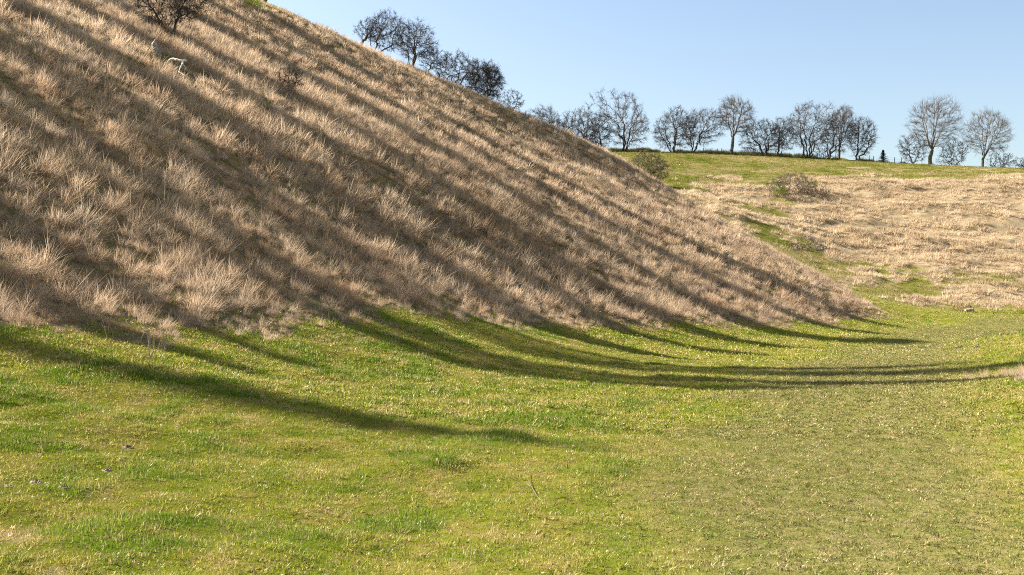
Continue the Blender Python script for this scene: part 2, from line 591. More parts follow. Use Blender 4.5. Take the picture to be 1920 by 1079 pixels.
M_GROUND = mat_ground()
M_DRY = mat_dry("dry_grass_blades")
M_DRYFAR = mat_dry("bleached_grass_blades", 0.08, 0.5)
M_TURF = mat_turf()
M_SHADED_ROUGH = mat_rough()
M_FIELD = mat_field()
M_HAW = mat_bark("hawthorn_bark", (0.040, 0.032, 0.028), (0.085, 0.068, 0.056))
M_HAWTWIG = mat_bark("hawthorn_twigs", (0.032, 0.025, 0.023), (0.062, 0.046, 0.038))
M_ASH = mat_bark("ash_bark", (0.075, 0.068, 0.052), (0.150, 0.135, 0.100), (0.105, 0.110, 0.040))
M_ASHTWIG = mat_bark("ash_twigs", (0.085, 0.072, 0.060), (0.130, 0.108, 0.088))
M_OLIVE = mat_bark("lichened_twigs", (0.080, 0.070, 0.030), (0.150, 0.125, 0.055))
M_DEAD = mat_bark("bleached_wood", (0.300, 0.245, 0.195), (0.620, 0.540, 0.440))
M_SNAG = mat_bark("weathered_wood", (0.130, 0.105, 0.090), (0.330, 0.280, 0.235))
M_STALK = mat_bark("dry_stalk", (0.360, 0.280, 0.210), (0.580, 0.480, 0.380))
M_BROWN = mat_bark("brown_twigs", (0.075, 0.055, 0.035), (0.150, 0.115, 0.070))
M_TWIG = mat_bark("fallen_twig_bark", (0.110, 0.080, 0.055), (0.240, 0.185, 0.130))
M_POST = mat_bark("fence_wood", (0.060, 0.052, 0.044), (0.120, 0.105, 0.090))
M_WIRE = mat_bark("fence_wire", (0.080, 0.080, 0.080), (0.120, 0.120, 0.120))
M_SOIL = mat_bark("bare_soil", (0.035, 0.026, 0.019), (0.085, 0.063, 0.044))
M_CLOD = mat_bark("dry_clod", (0.110, 0.075, 0.045), (0.300, 0.215, 0.135))
M_STONE = mat_bark("pale_log", (0.240, 0.190, 0.145), (0.400, 0.330, 0.260))
M_DULLLEAF = mat_leaf("dull_leaves", (0.030, 0.032, 0.014), (0.075, 0.066, 0.028))
M_GREENLEAF = mat_leaf("young_leaves", (0.130, 0.200, 0.018), (0.210, 0.270, 0.035))
M_NEEDLE = mat_leaf("needles", (0.018, 0.036, 0.022), (0.040, 0.062, 0.035))

# ----------------------------------------------------------------------------
# the ground sheet
# ----------------------------------------------------------------------------
def spaced(segments):
    out = [segments[0][0]]
    for a, b, s in segments:
        n = max(1, int(round((b - a) / s)))
        out += [a + (b - a) * (i + 1) / n for i in range(n)]
    return np.array(out)


gx = spaced([(-1500, -300, 100), (-300, -120, 12), (-120, -60, 2.5), (-60, -26, 0.6), (-26, -10, 0.3), (-10, 12, 0.16), (12, 40, 0.3), (40, 110, 0.75), (110, 200, 4), (200, 1500, 100)])
gy = spaced([(-1500, -300, 100), (-300, -60, 15), (-60, 0, 2), (0, 4, 0.4), (4, 30, 0.16), (30, 60, 0.26), (60, 95, 0.35), (95, 150, 0.5), (150, 200, 0.7), (200, 330, 5), (330, 1500, 120)])
GX, GY = np.meshgrid(gx, gy)
GZ = height(GX, GY)
nx, ny = len(gx), len(gy)
gv = np.c_[GX.ravel(), GY.ravel(), GZ.ravel()]
ii = np.arange(nx * ny).reshape(ny, nx)
gf = np.stack([ii[:-1, :-1], ii[:-1, 1:], ii[1:, 1:], ii[1:, :-1]], -1).reshape(-1, 4)
me = bpy.data.meshes.new("ground")
me.vertices.add(len(gv))
me.vertices.foreach_set("co", gv.ravel())
me.loops.add(gf.size)
me.loops.foreach_set("vertex_index", gf.ravel().astype(np.int32))
me.polygons.add(len(gf))
me.polygons.foreach_set("loop_start", np.arange(0, gf.size, 4, dtype=np.int32))
me.polygons.foreach_set("use_smooth", np.ones(len(gf), bool))
me.update(calc_edges=True)
fx, fy, fz = GX.ravel(), GY.ravel(), GZ.ravel()
straw = np.maximum(np.maximum(hill_mask(fx, fy), far_mask(fx, fy, fz)), bank_mask(fx, fy))
for nm, val in (("straw", straw), ("path", path_mask(fx, fy)), ("lush", lush_mask(fx, fy)), ("far", smooth(70, 105, fy) * (1 - hill_mask(fx, fy)))):
    a = me.attributes.new(nm, 'FLOAT', 'POINT')
    a.data.foreach_set("value", val.astype(np.float32))
me.materials.append(M_GROUND)
ground = bpy.data.objects.new("ground", me)
COL.objects.link(ground)
tag(ground, "grassy dry valley floor between the tawny hillsides", "ground", kind="structure")

# ----------------------------------------------------------------------------
# trees
# ----------------------------------------------------------------------------
def grow(rng, stems, attract, step, kill, reach, up=0.1, jitter=0.18, iters=90):
    """Branches grow from the stems towards points spread through the crown."""
    pos, par = [], []
    for st in stems:
        prev = -1
        for k, p in enumerate(st):
            if k == 0 and pos:
                prev = int(np.argmin([np.linalg.norm(np.array(q) - np.array(p)) for q in pos]))
                continue
            pos.append(np.array(p, float))
            par.append(prev)
            prev = len(pos) - 1
    A = attract.copy()
    P = np.array(pos)
    par = list(par)
    d = np.linalg.norm(A[:, None] - P[None], axis=2)
    near = d.argmin(1)
    nd = d.min(1)
    kids = {}
    for _ in range(iters):
        if len(A) == 0:
            break
        act = nd < reach
        if not act.any():
            act = nd < nd.min() * 1.3
        ids, inv = np.unique(near[act], return_inverse=True)
        v = A[act] - P[near[act]]
        v /= np.linalg.norm(v, axis=1)[:, None] + 1e-9
        acc = np.zeros((len(ids), 3))
        np.add.at(acc, inv, v)
        acc /= np.linalg.norm(acc, axis=1)[:, None] + 1e-9
        acc += rng.normal(0, jitter, acc.shape)
        acc[:, 2] += up
        acc /= np.linalg.norm(acc, axis=1)[:, None] + 1e-9
        ok = np.array([kids.get(int(i), 0) < 3 for i in ids])
        if not ok.any():
            break
        new = P[ids[ok]] + step * acc[ok]
        for i in ids[ok]:
            kids[int(i)] = kids.get(int(i), 0) + 1
            par.append(int(i))
        n0 = len(P)
        P = np.vstack([P, new])
        dn = np.linalg.norm(A[:, None] - new[None], axis=2)
        m = dn.min(1)
        better = m < nd
        near = np.where(better, n0 + dn.argmin(1), near)
        nd = np.minimum(nd, m)
        keep = nd > kill
        # points whose nearest branch is already full are dropped
        full = np.array([kids.get(int(i), 0) >= 3 for i in near])
        keep &= ~(full & (nd < kill * 1.6))
        A, near, nd = A[keep], near[keep], nd[keep]
    return P, np.array(par)


def tubes(P, par, rad, sides_of, sel):
    """Swept limbs along chains of nodes; sel(node) picks which belong to this mesh."""
    n = len(P)
    kids = [[] for _ in range(n)]
    for i, p in enumerate(par):
        if p >= 0:
            kids[p].append(i)
    main = [max(k, key=lambda c: rad[c]) if k else -1 for k in kids]
    V, F = [], []
    starts = [(i, p) for i, p in enumerate(par) if p < 0 or main[p] != i]
    for s, p in starts:
        chain = [p] if p >= 0 else []
        r = [min(rad[s] * 1.15, rad[p])] if p >= 0 else []
        c = s
        while c >= 0:
            chain.append(c)
            r.append(rad[c])
            c = main[c]
        # cut the chain where selection changes
        runs, cur = [], []
        for k, (c, rr) in enumerate(zip(chain, r)):
            if k > 0 and sel(chain[k]) or (k == 0 and len(chain) > 1 and sel(chain[1])):
                if not cur and k > 0:
                    cur.append((chain[k - 1], r[k - 1]))
                cur.append((c, rr))
            else:
                if len(cur) > 1:
                    runs.append(cur)
                cur = []
        if len(cur) > 1:
            runs.append(cur)
        for run in runs:
            pts = P[[c for c, _ in run]]
            rr = np.array([x for _, x in run])
            ns = sides_of(rr[0])
            tan = np.gradient(pts, axis=0)
            tan /= np.linalg.norm(tan, axis=1)[:, None] + 1e-9
            ref = np.array([0.31, 0.83, 0.46]) if abs(tan[0][2]) > 0.8 else np.array([0.1, 0.1, 1.0])
            u = np.cross(tan, ref)
            u /= np.linalg.norm(u, axis=1)[:, None] + 1e-9
            w = np.cross(tan, u)
            ang = np.arange(ns) / ns * 2 * math.pi
            ring = pts[:, None] + rr[:, None, None] * (np.cos(ang)[None, :, None] * u[:, None] + np.sin(ang)[None, :, None] * w[:, None])
            b = len(V)
            V.extend(ring.reshape(-1, 3).tolist())
            for k in range(len(run) - 1):
                o = b + k * ns
                for j in range(ns):
                    j2 = (j + 1) % ns
                    F.append((o + j, o + j2, o + ns + j2, o + ns + j))
    return V, F


def twigs(rng, P0, D0, length, radius, curl=0.35, up=0.15):
    """Many fine tapering twigs at once: three-sided, two joints each."""
    n = len(P0)
    L = length * rng.uniform(0.45, 1.25, n)[:, None]
    d1 = D0 + rng.normal(0, curl, (n, 3))
    d1[:, 2] += up
    d1 /= np.linalg.norm(d1, axis=1)[:, None]
    d2 = d1 + rng.normal(0, curl * 1.2, (n, 3))
    d2[:, 2] += up
    d2 /= np.linalg.norm(d2, axis=1)[:, None]
    p1 = P0 + d1 * L * 0.5
    p2 = p1 + d2 * L * 0.5
    ref = rng.normal(0, 1, (n, 3))
    u = np.cross(d1, ref)
    u /= np.linalg.norm(u, axis=1)[:, None] + 1e-9
    w = np.cross(d1, u)
    V = np.empty((n, 7, 3))
    for j in range(3):
        a = j * 2 * math.pi / 3
        off = math.cos(a) * u + math.sin(a) * w
        V[:, j] = P0 + off * radius
        V[:, 3 + j] = p1 + off * radius * 0.8
    V[:, 6] = p2
    base = (np.arange(n) * 7)[:, None]
    F = []
    for j in range(3):
        k = (j + 1) % 3
        F.append(base + np.array([[j, k, 3 + k, 3 + j]]))
    T = [base + np.array([[3 + j, 3 + (j + 1) % 3, 6]]) for j in range(3)]
    return V.reshape(-1, 3), np.concatenate(F).tolist() + np.concatenate(T).tolist()


def crown_points(rng, n, c, r, lump=0.25, flat=0.0, shell=0.5):
    """Points through an uneven crown."""
    v = rng.normal(0, 1, (n * 2, 3))
    v /= np.linalg.norm(v, axis=1)[:, None]
    k = rng.normal(0, 1, (7, 3))
    k /= np.linalg.norm(k, axis=1)[:, None]
    amp = rng.uniform(-1, 1, 7)
    bump = (np.maximum(v @ k.T, 0) ** 4 * amp).sum(1)
    rad = rng.uniform(0, 1, n * 2) ** (1 / (2.2 + shell * 2)) * (1 + lump * bump)
    p = v * rad[:, None]
    if flat:
        p = p[p[:, 2] > -1 + flat]
    return (p[:n] * np.array(r) + np.array(c))


def make_tree(name, label, base, H, crown_c, crown_r, style, seed, trunk_r, bark, twig_mat, group=None, cat="tree", nstem=3, n_attr=420, n_twig=2200,
              twig_len=None, twig_r=0.008, spread=0.35, leaf=None, lean=(0, 0), flat=0.25, part_names=("trunk", "crown"), up=0.12, lump=0.3):
    rng = np.random.default_rng(seed)
    c = np.array(crown_c, float)
    r = np.array(crown_r, float)
    stems = []
    n_attr = int(n_attr * 1.5)
    if style == "ash":
        fork = np.array([c[0] * 0.25 + lean[0], c[1] * 0.25, max((c[2] - r[2]) * 1.05, 0.2 * H)])
        n = 6
        stems.append([fork * (k / (n - 1)) + np.array([*rng.normal(0, 0.006 * H * (0 if k == 0 else 1), 2), 0]) for k in range(n)])
        nl = 6
        a0 = rng.uniform(0, 6.28)
        for s_ in range(nl):
            a = a0 + s_ * 6.283 / (nl - 1)
            rr = (0.08 if s_ == 0 else rng.uniform(0.38, 0.62))
            end = np.array([c[0] + math.cos(a) * r[0] * rr, c[1] + math.sin(a) * r[1] * rr, c[2] + r[2] * (0.55 if s_ == 0 else rng.uniform(0.05, 0.4))])
            st0 = fork * (1 if s_ < 3 else rng.uniform(0.8, 1.0))
            st = [st0]
            for k in range(1, 9):
                t = k / 8
                p = st0 + (end - st0) * np.array([t ** 0.85, t ** 0.85, t]) + rng.normal(0, 0.006 * H, 3)
                st.append(p)
            stems.append(st)
        A = crown_points(rng, n_attr, c, r, lump, 0.1, 0.7)
        P, par = grow(rng, stems, A, H * 0.03, H * 0.04, H * 0.5, up=0.40, jitter=0.10)
    else:
        a0 = rng.uniform(0, 6.28)
        zlow = max(c[2] - r[2] * 0.55, 0.12 * H)
        for s in range(nstem):
            a = a0 + s * 6.283 / nstem + rng.normal(0, 0.35)
            rr = spread * rng.uniform(0.45, 1.0)
            end = np.array([c[0] * 0.8 + math.cos(a) * r[0] * rr, c[1] * 0.8 + math.sin(a) * r[1] * rr, zlow + rng.uniform(0.0, 0.5) * r[2]])
            if nstem == 1:
                end[:2] = c[:2] * 0.8
            n = 8
            st = [np.zeros(3)]
            for k in range(1, n):
                t = k / (n - 1)
                p = end * np.array([t ** 0.9, t ** 0.9, t]) + rng.normal(0, 0.018 * H, 3) * (1 if k < n - 1 else 0)
                p[:2] += np.array(lean) * math.sin(t * math.pi)
                st.append(p)
            stems.append(st)
        A = crown_points(rng, n_attr, c, r, lump, flat, 0.55)
        A = A[A[:, 2] > 0.08 * H]
        P, par = grow(rng, stems, A, H * 0.03, H * 0.04, H * 0.45, up=up, jitter=0.30)
    n = len(P)
    tip = twig_r * 1.1
    acc = np.zeros(n)
    pw = 2.35
    for i in range(n - 1, -1, -1):
        if acc[i] == 0:
            acc[i] = tip ** pw
        if par[i] >= 0:
            acc[par[i]] += acc[i]
    # children always come after their parents, so one backward pass is enough
    rad = acc ** (1 / pw)
    rad = tip + np.clip((rad - tip) / max(rad[0] - tip, 1e-6), 0, 1) ** 1.35 * max(trunk_r - tip, 1e-4)
    P = P - np.array([0, 0, 0.12])
    root = empty(name, base)
    thick = rad > trunk_r * 0.42
    depth_ok = lambda i: bool(thick[i])
    V, F = tubes(P, par, rad, lambda q: 8 if q > 0.06 else 6, depth_ok)
    mesh_obj(part_names[0], V, F, bark, root, True)
    V, F = tubes(P, par, rad, lambda q: 5 if q > 0.035 else (4 if q > 0.018 else 3), lambda i: not thick[i])
    V = np.array(V)
    # twigs all over the finer branches
    fine = np.where(rad < max(tip * 2.6, trunk_r * 0.12))[0]
    fine = fine[fine > 8]
    if len(fine) == 0:
        fine = np.arange(n)
    ash = style == "ash"
    n1 = int(n_twig * 0.75)
    pick = rng.choice(fine, n1)
    d = P[pick] - P[np.maximum(par[pick], 0)]
    d /= np.linalg.norm(d, axis=1)[:, None] + 1e-9
    start = P[pick] - d * rng.uniform(0, 1, n1)[:, None] * H * 0.03
    out = (P[pick] - c) / np.maximum(r, 0.1)
    out /= np.linalg.norm(out, axis=1)[:, None] + 1e-9
    d = d + out * (0.5 if not ash else 0.35) + rng.normal(0, 0.5 if not ash else 0.25, d.shape)
    d /= np.linalg.norm(d, axis=1)[:, None] + 1e-9
    tl = twig_len or H * 0.10
    V2, F2 = twigs(rng, start, d, tl, twig_r * 0.9, 0.4 if not ash else 0.16, 0.05 if not ash else 0.25)
    off = len(V)
    F = F + [tuple(x + off for x in f) for f in F2]
    V = np.vstack([V, V2]) if off else V2
    # and finer spurs on those twigs
    T1 = V2.reshape(-1, 7, 3)
    n2 = int(n_twig * 2.6)
    w1 = rng.integers(0, n1, n2)
    t1 = rng.uniform(0.1, 1.0, n2)[:, None]
    base_ = T1[w1, :3].mean(1)
    midp = T1[w1, 3:6].mean(1)
    tip_ = T1[w1, 6]
    s0 = np.where(t1 < 0.5, base_ + (midp - base_) * t1 * 2, midp + (tip_ - midp) * (t1 * 2 - 1))
    dd = tip_ - base_
    dd /= np.linalg.norm(dd, axis=1)[:, None] + 1e-9
    dd = dd + rng.normal(0, 0.75 if not ash else 0.38, dd.shape)
    dd[:, 2] += 0.0 if not ash else 0.3
    dd /= np.linalg.norm(dd, axis=1)[:, None] + 1e-9
    L2 = (tl * rng.uniform(0.2, 0.6, n2))[:, None]
    uu = np.cross(dd, rng.normal(0, 1, dd.shape))
    uu /= np.linalg.norm(uu, axis=1)[:, None] + 1e-9
    ww = np.cross(dd, uu)
    V3 = np.empty((n2, 4, 3))
    for q in range(3):
        V3[:, q] = s0 + (math.cos(q * 2.094) * uu + math.sin(q * 2.094) * ww) * twig_r * 0.75
    V3[:, 3] = s0 + dd * L2
    o3 = len(V)
    b3 = (np.arange(n2) * 4 + o3)[:, None]
    F = F + np.concatenate([b3 + np.array([[q, (q + 1) % 3, 3]]) for q in range(3)]).tolist()
    V = np.vstack([V, V3.reshape(-1, 3)])
    mesh_obj(part_names[1], V, F, twig_mat, root)
    if leaf:
        lm, ln, ls, lc, lr, lname = leaf[:6]
        if len(leaf) > 6:          # ragged leaf column added to thicken an unseen tree's shadow
            zz = rng.uniform(-1, 1, ln)
            wob = 1 + 0.22 * np.sin(zz * 5 + seed) + 0.15 * np.sin(zz * 11 + 2 * seed)
            rr_ = np.sqrt(rng.uniform(0, 1, ln)) * wob * np.clip((1.04 - np.abs(zz)) * 3.5, 0, 1)
            aa = rng.uniform(0, 6.283, ln)
            q = np.c_[np.cos(aa) * rr_, np.sin(aa) * rr_, zz] * np.array(lr) + np.array(lc)
        else:
            q = crown_points(rng, ln, lc, lr, 0.3, 0.0, 0.3)
        leaf_cards(lname, q, ls, lm, root, rng)
    tag(root, label, cat, group)
    return root


def leaf_cards(name, q, size, mat, parent, rng):
    """Small folded leaves, four corners with a raised midrib."""
    n = len(q)
    a = rng.normal(0, 1, (n, 3))
    a /= np.linalg.norm(a, axis=1)[:, None]
    b = np.cross(a, rng.normal(0, 1, (n, 3)))
    b /= np.linalg.norm(b, axis=1)[:, None] + 1e-9
    cN = np.cross(a, b)
    s = size * rng.uniform(0.6, 1.3, n)[:, None]
    V = np.stack([q - a * s, q + b * s * 0.5 + cN * s * 0.2, q + a * s, q - b * s * 0.5 + cN * s * 0.2], 1).reshape(-1, 3)
    i = (np.arange(n) * 4)[:, None]
    F = np.concatenate([i + np.array([[0, 1, 2]]), i + np.array([[0, 2, 3]])])
    return mesh_obj(name, V, F, mat, parent)


def sight_tree(name, label, px, py, d, box, style, seed, trunk_px=5.0, y_off=0.0, **kw):
    """A tree whose foot and crown were sighted from the eye at distance d (or where the sight line meets the far slope)."""
    if d is None:
        d = ground_at(px, py, 95, 185)[1]
    s = d / FPX
    x = (px - 960) * s
    y = d + y_off
    z = hgt(x, y)
    x0, y0, x1, y1 = box
    H = (py - y0) * s
    w = (x1 - x0) * s / 2
    cz = ((py - y1) + (py - y0)) / 2 * s
    rz = (y1 - y0) / 2 * s
    cx = ((x0 + x1) / 2 - px) * s
    t_len = kw.get("twig_len") or H * 0.10
    shrink = 0.40 * t_len
    return make_tree(name, label, (x, y, z), H, (cx, 0, cz), (max(w - shrink, w * 0.6), max(w - shrink, w * 0.6) * 0.95, max(rz - shrink * 0.7, rz * 0.6)), style, seed,
                     trunk_px * s / 2, kw.pop("bark", M_HAW), kw.pop("twig_mat", M_HAWTWIG), **kw)


RG = "hawthorns along the crest of the near hill"
HG = "trees of the skyline hedgerow"
# --- crest of the near hill
sight_tree("hawthorn_tree", "dark trunk leaning at the top edge of the picture on the hill crest", 497, 8, 76.4, (434, -110, 574, -25), "haw", 11, 6, nstem=2, group=RG, lean=(0.15, 0), n_twig=1200)
sight_tree("hawthorn_tree", "small hawthorn with one slanting bare trunk, highest of the crest row", 669, 86, 80.6, (664, 24, 722, 74), "haw", 12, 5.5, nstem=1, group=RG, n_twig=900, n_attr=240, flat=0.1)
sight_tree("hawthorn_tree", "spreading hawthorn forking low into sprawling limbs on the hill crest", 700, 101, 80.9, (684, 12, 772, 96), "haw", 13, 5, nstem=4, group=RG, spread=0.8, n_twig=2300, flat=0.1)
sight_tree("hawthorn_tree", "round crowned hawthorn on one upright trunk on the hill crest", 772, 131, 82.0, (730, 30, 826, 118), "haw", 14, 6, nstem=3, group=RG, spread=0.3, n_twig=2500)
sight_tree("hawthorn_tree", "thin crooked hawthorn with two wavy stems on the hill crest", 798, 145, 82.7, (784, 84, 838, 136), "haw", 15, 3, nstem=2, group=RG, spread=0.4, n_twig=1000, n_attr=240)
sight_tree("hawthorn_tree", "broad wind-swept hawthorn with a feathery top on the hill crest", 853, 163, 84.0, (806, 86, 906, 158), "haw", 16, 5, nstem=4, group=RG, spread=0.6, n_twig=2600, flat=0.15)
sight_tree("hawthorn_tree", "dense dark bushy hawthorn with foliage down to the hill crest", 908, 190, 85.2, (866, 98, 951, 192), "haw", 17, 5, nstem=5, group=RG, spread=0.7, n_twig=4800, flat=0.0,
           lump=0.6, leaf=(M_DULLLEAF, 4200, 0.036, (0.25, 0.0, 1.65), (1.25, 1.2, 1.25), "foliage"))
sight_tree("hawthorn_tree", "low sparse hawthorn peeping over the crest below the dense bush", 955, 216, 87.5, (930, 166, 988, 214), "haw", 18, 3, nstem=3, group=RG, spread=0.7, n_twig=900, n_attr=240)

# a dead snag and scrub on the crest
def tube_path(name, pts, radii, mat, parent=None, sides=8, wob=0.0, seed=1):
    rng = np.random.default_rng(seed)
    P = np.array(pts, float)
    # resample smoothly
    t = np.r_[0, np.cumsum(np.linalg.norm(np.diff(P, axis=0), axis=1))]
    tt = np.linspace(0, t[-1], max(len(P) * 4, 8))
    Q = np.c_[[np.interp(tt, t, P[:, k]) for k in range(3)]].T
    for _ in range(2):
        Q[1:-1] = 0.25 * Q[:-2] + 0.5 * Q[1:-1] + 0.25 * Q[2:]
    R = np.interp(tt, t, radii)
    if wob:
        R = R * (1 + rng.uniform(-wob, wob, len(R)))
    tan = np.gradient(Q, axis=0)
    tan /= np.linalg.norm(tan, axis=1)[:, None] + 1e-9
    u = np.cross(tan, np.array([0.3, 0.9, 0.2]))
    u /= np.linalg.norm(u, axis=1)[:, None] + 1e-9
    w = np.cross(tan, u)
    ang = np.arange(sides) / sides * 2 * math.pi
    rr = R[:, None] * (1 + (rng.uniform(-wob, wob, (len(R), sides)) if wob else 0))
    ring = Q[:, None] + rr[:, :, None] * (np.cos(ang)[None, :, None] * u[:, None] + np.sin(ang)[None, :, None] * w[:, None])
    V = ring.reshape(-1, 3).tolist()
    F = []
    for k in range(len(Q) - 1):
        for j in range(sides):
            j2 = (j + 1) % sides
            F.append((k * sides + j, k * sides + j2, (k + 1) * sides + j2, (k + 1) * sides + j))
    F.append(tuple(range(sides - 1, -1, -1)))
    F.append(tuple(range((len(Q) - 1) * sides, len(Q) * sides)))
    return mesh_obj(name, V, F, mat, parent, True)


def sight_path(pxs, d, dd=None):
    out = []
    for k, (u, v) in enumerate(pxs):
        q = d + (dd[k] if dd else 0.0)
        out.append(at(u, v, q))
    return out


def rebase(pts, o):
    return [(p[0] - o[0], p[1] - o[1], p[2] - o[2]) for p in pts]


def stick_thing(name, label, cat, paths, d, mat, group=None, names=None):
    """paths: list of (pixel polyline, radii, depth offsets) for one dead plant or branch."""
    b = at(*paths[0][0][0], d)
    z = hgt(b[0], d)
    dz = z - b[2] - 0.03
    root = empty(name, (b[0], b[1], z))
    for k, (pl, rad, dd) in enumerate(paths):
        pts = [(p[0], p[1], p[2] + dz) for p in sight_path(pl, d, dd)]
        tube_path((names or ["stem"] * 9)[k], rebase(pts, (b[0], b[1], z)), rad, mat, root, 7, 0.12, 5 + k)
    tag(root, label, cat, group)
    return root


stick_thing("dead_snag", "short black twisted dead stem standing alone on the hill crest", "snag",
            [([(826, 156), (822, 148), (824, 142), (820, 134)], [0.14, 0.12, 0.08, 0.05], None), ([(826, 154), (830, 149), (833, 152)], [0.08, 0.06, 0.04], None)], 83.2, M_HAW, names=["stem", "side_stub"])

# --- hedgerow on the skyline
HD = 190.0
hedge = [
    ("hawthorn_tree", "tangled bare hawthorn half hidden where the crest meets the hedgerow", 1032, 284, (972, 188, 1066, 284), "haw", 4, 5, dict(n_twig=4200, flat=0.0)),
    ("hawthorn_tree", "brown thicket-like hawthorn at the hidden end of the skyline hedgerow", 1086, 284, (1044, 202, 1122, 284), "haw", 5, 6, dict(n_twig=4600, spread=0.7, flat=0.0, n_attr=520)),
    ("hawthorn_tree", "slim one-stemmed hawthorn left of the big round skyline hawthorn", 1127, 287, (1104, 206, 1146, 276), "haw", 3, 2, dict(n_twig=1300, n_attr=260)),
    ("hawthorn_tree", "largest round bare hawthorn of the hedgerow, fanning from a short trunk", 1171, 288, (1124, 183, 1226, 272), "haw", 7, 5, dict(n_twig=3200, spread=0.5)),
    ("hawthorn_tree", "left hawthorn of the touching pair beside the fence posts", 1262, 291, (1218, 195, 1300, 278), "haw", 6, 4, dict(n_twig=2700, spread=0.45)),
    ("hawthorn_tree", "right hawthorn of the touching pair beside the fence posts", 1298, 289, (1272, 194, 1352, 276), "haw", 5, 4, dict(n_twig=2700, spread=0.45)),
    ("ash_tree", "tall slender ash with upswept pale twigs standing above the hedgerow", 1372, 292, (1342, 171, 1418, 262), "ash", 6, 1, dict(n_twig=3000, n_attr=520)),
    ("hawthorn_tree", "low dark hawthorn with a drooping left side right of the tall ash", 1437, 297, (1394, 222, 1468, 285), "haw", 6.5, 3, dict(n_twig=3000, spread=0.35, flat=0.1)),
    ("hawthorn_tree", "narrow hawthorn with a gnarled double foot beside the low dark one", 1459, 298, (1446, 215, 1488, 282), "haw", 4, 2, dict(n_twig=1500)),
    ("hawthorn_tree", "wide vase-shaped hawthorn with a rusty top in the hedgerow", 1514, 302, (1474, 199, 1562, 284), "haw", 7, 5, dict(n_twig=3000, spread=0.55)),
    ("hawthorn_tree", "leaning hawthorn crowded against the pale-trunked tree in the hedgerow", 1550, 303, (1538, 204, 1596, 288), "haw", 5, 3, dict(n_twig=1900, spread=0.5)),
    ("ash_tree", "thin pale-trunked ash rising behind the hedgerow hawthorns", 1577, 303, (1556, 195, 1614, 270), "ash", 4, 1, dict(n_twig=1800, n_attr=340, y_off=1.2)),
    ("hawthorn_tree", "hawthorn leaning right at the open end of the hedgerow", 1604, 305, (1590, 214, 1648, 296), "haw", 5, 3, dict(n_twig=2000, spread=0.6, flat=0.05)),
    ("hawthorn_tree", "small crooked hawthorn under the left side of the tallest tree", 1712, 310, (1682, 250, 1742, 302), "haw", 4, 3, dict(n_twig=1500, spread=0.6, flat=0.1)),
    ("sycamore_tree", "tallest bare tree on the skyline with a mossy lower trunk", 1741, 313, (1698, 178, 1800, 288), "ash", 7, 1, dict(n_twig=3600, n_attr=620, y_off=-0.6)),
    ("hawthorn_tree", "low open hawthorn between the two tall skyline trees", 1784, 316, (1762, 262, 1818, 310), "haw", 3, 4, dict(n_twig=1500, spread=0.8, flat=0.1)),
    ("ash_tree", "round-headed pale bare tree second from the right on the skyline", 1841, 319, (1806, 205, 1902, 300), "ash", 5, 1, dict(n_twig=3600, n_attr=620)),
    ("hawthorn_bush", "low thorn bush right of the round-headed tree", 1872, 320, (1850, 287, 1898, 318), "haw", 3, 5, dict(n_twig=1100, spread=0.8, flat=0.0, n_attr=240)),
    ("hawthorn_bush", "low dark scrub under the thicket-like hawthorn by the spur", 1104, 286, (1078, 254, 1134, 288), "haw", 2.5, 7, dict(n_twig=1700, spread=0.9, flat=0.0, n_attr=240)),
    ("hawthorn_bush", "low twiggy scrub at the foot of the vase-shaped hawthorn", 1534, 303, (1520, 276, 1562, 304), "haw", 2, 7, dict(n_twig=1000, spread=0.9, flat=0.0, n_attr=180)),
    ("hawthorn_bush", "small dark bush cut by the right edge of the skyline", 1924, 322, (1906, 298, 1944, 320), "haw", 3, 5, dict(n_twig=900, spread=0.8, flat=0.0, n_attr=200)),
]
for k, (nm, lab, px, py, box, sty, tp, ns, kw) in enumerate(hedge):
    ash = sty == "ash"
    if not ash:
        bw = (box[2] - box[0]) * 0.07
        box = (box[0] - bw, box[1] - 2, box[2] + bw, box[3] + 5)
        kw = dict(dict(lump=0.45, flat=0.08), **kw)
    sight_tree(nm, lab, px, py, HD, box, sty, 40 + k, tp, nstem=ns, twig_r=0.0105 if ash else 0.0150, bark=M_ASH if ash else M_HAW, twig_mat=M_ASHTWIG if ash else M_HAWTWIG,
               group=HG, cat="bush" if nm.endswith("bush") else "tree", **kw)

# small conifer at the open end of the hedgerow
def conifer(px, d, h, seed):
    rng = np.random.default_rng(seed)
    x = (px - 960) * d / FPX
    root = empty("fir_tree", (x, d, hgt(x, d)))
    tube_path("trunk", [(0, 0, -0.1), (0.02, 0, h * 0.5), (0, 0, h)], [0.09, 0.06, 0.01], M_HAW, root, 6)
    V, F = [], []
    for k in range(170):
        z = h * (0.04 + 0.94 * (k / 170))
        L = (1 - z / h) * h * 0.46 * rng.uniform(0.6, 1.15) + 0.06
        a = k * 2.399 + rng.normal(0, 0.3)
        dr = np.array([math.cos(a), math.sin(a), rng.uniform(-0.25, 0.25)])
        for m in range(16):
            t = (m + 0.5) / 16
            p = np.array([0, 0, z]) + dr * L * t + np.array([0, 0, 0.12 * L * t * t])
            side = np.cross(dr, (0, 0, 1)) * (1 if m % 2 else -1)
            nl = 0.16 * (1.1 - 0.5 * t)
            q = p + (side * 0.8 + dr * 0.6 + np.array([0, 0, rng.uniform(-0.3, 0.4)])) * nl
            w = np.array([0, 0, 0.028])
            b = len(V)
            V += [tuple(p - w), tuple(p + w), tuple(q)]
            F.append((b, b + 1, b + 2))
    mesh_obj("crown", V, F, M_NEEDLE, root)
    tag(root, "small dark green fir in the gap of the skyline hedgerow", "tree", HG)


conifer(1656, 190.5, 2.55, 7)

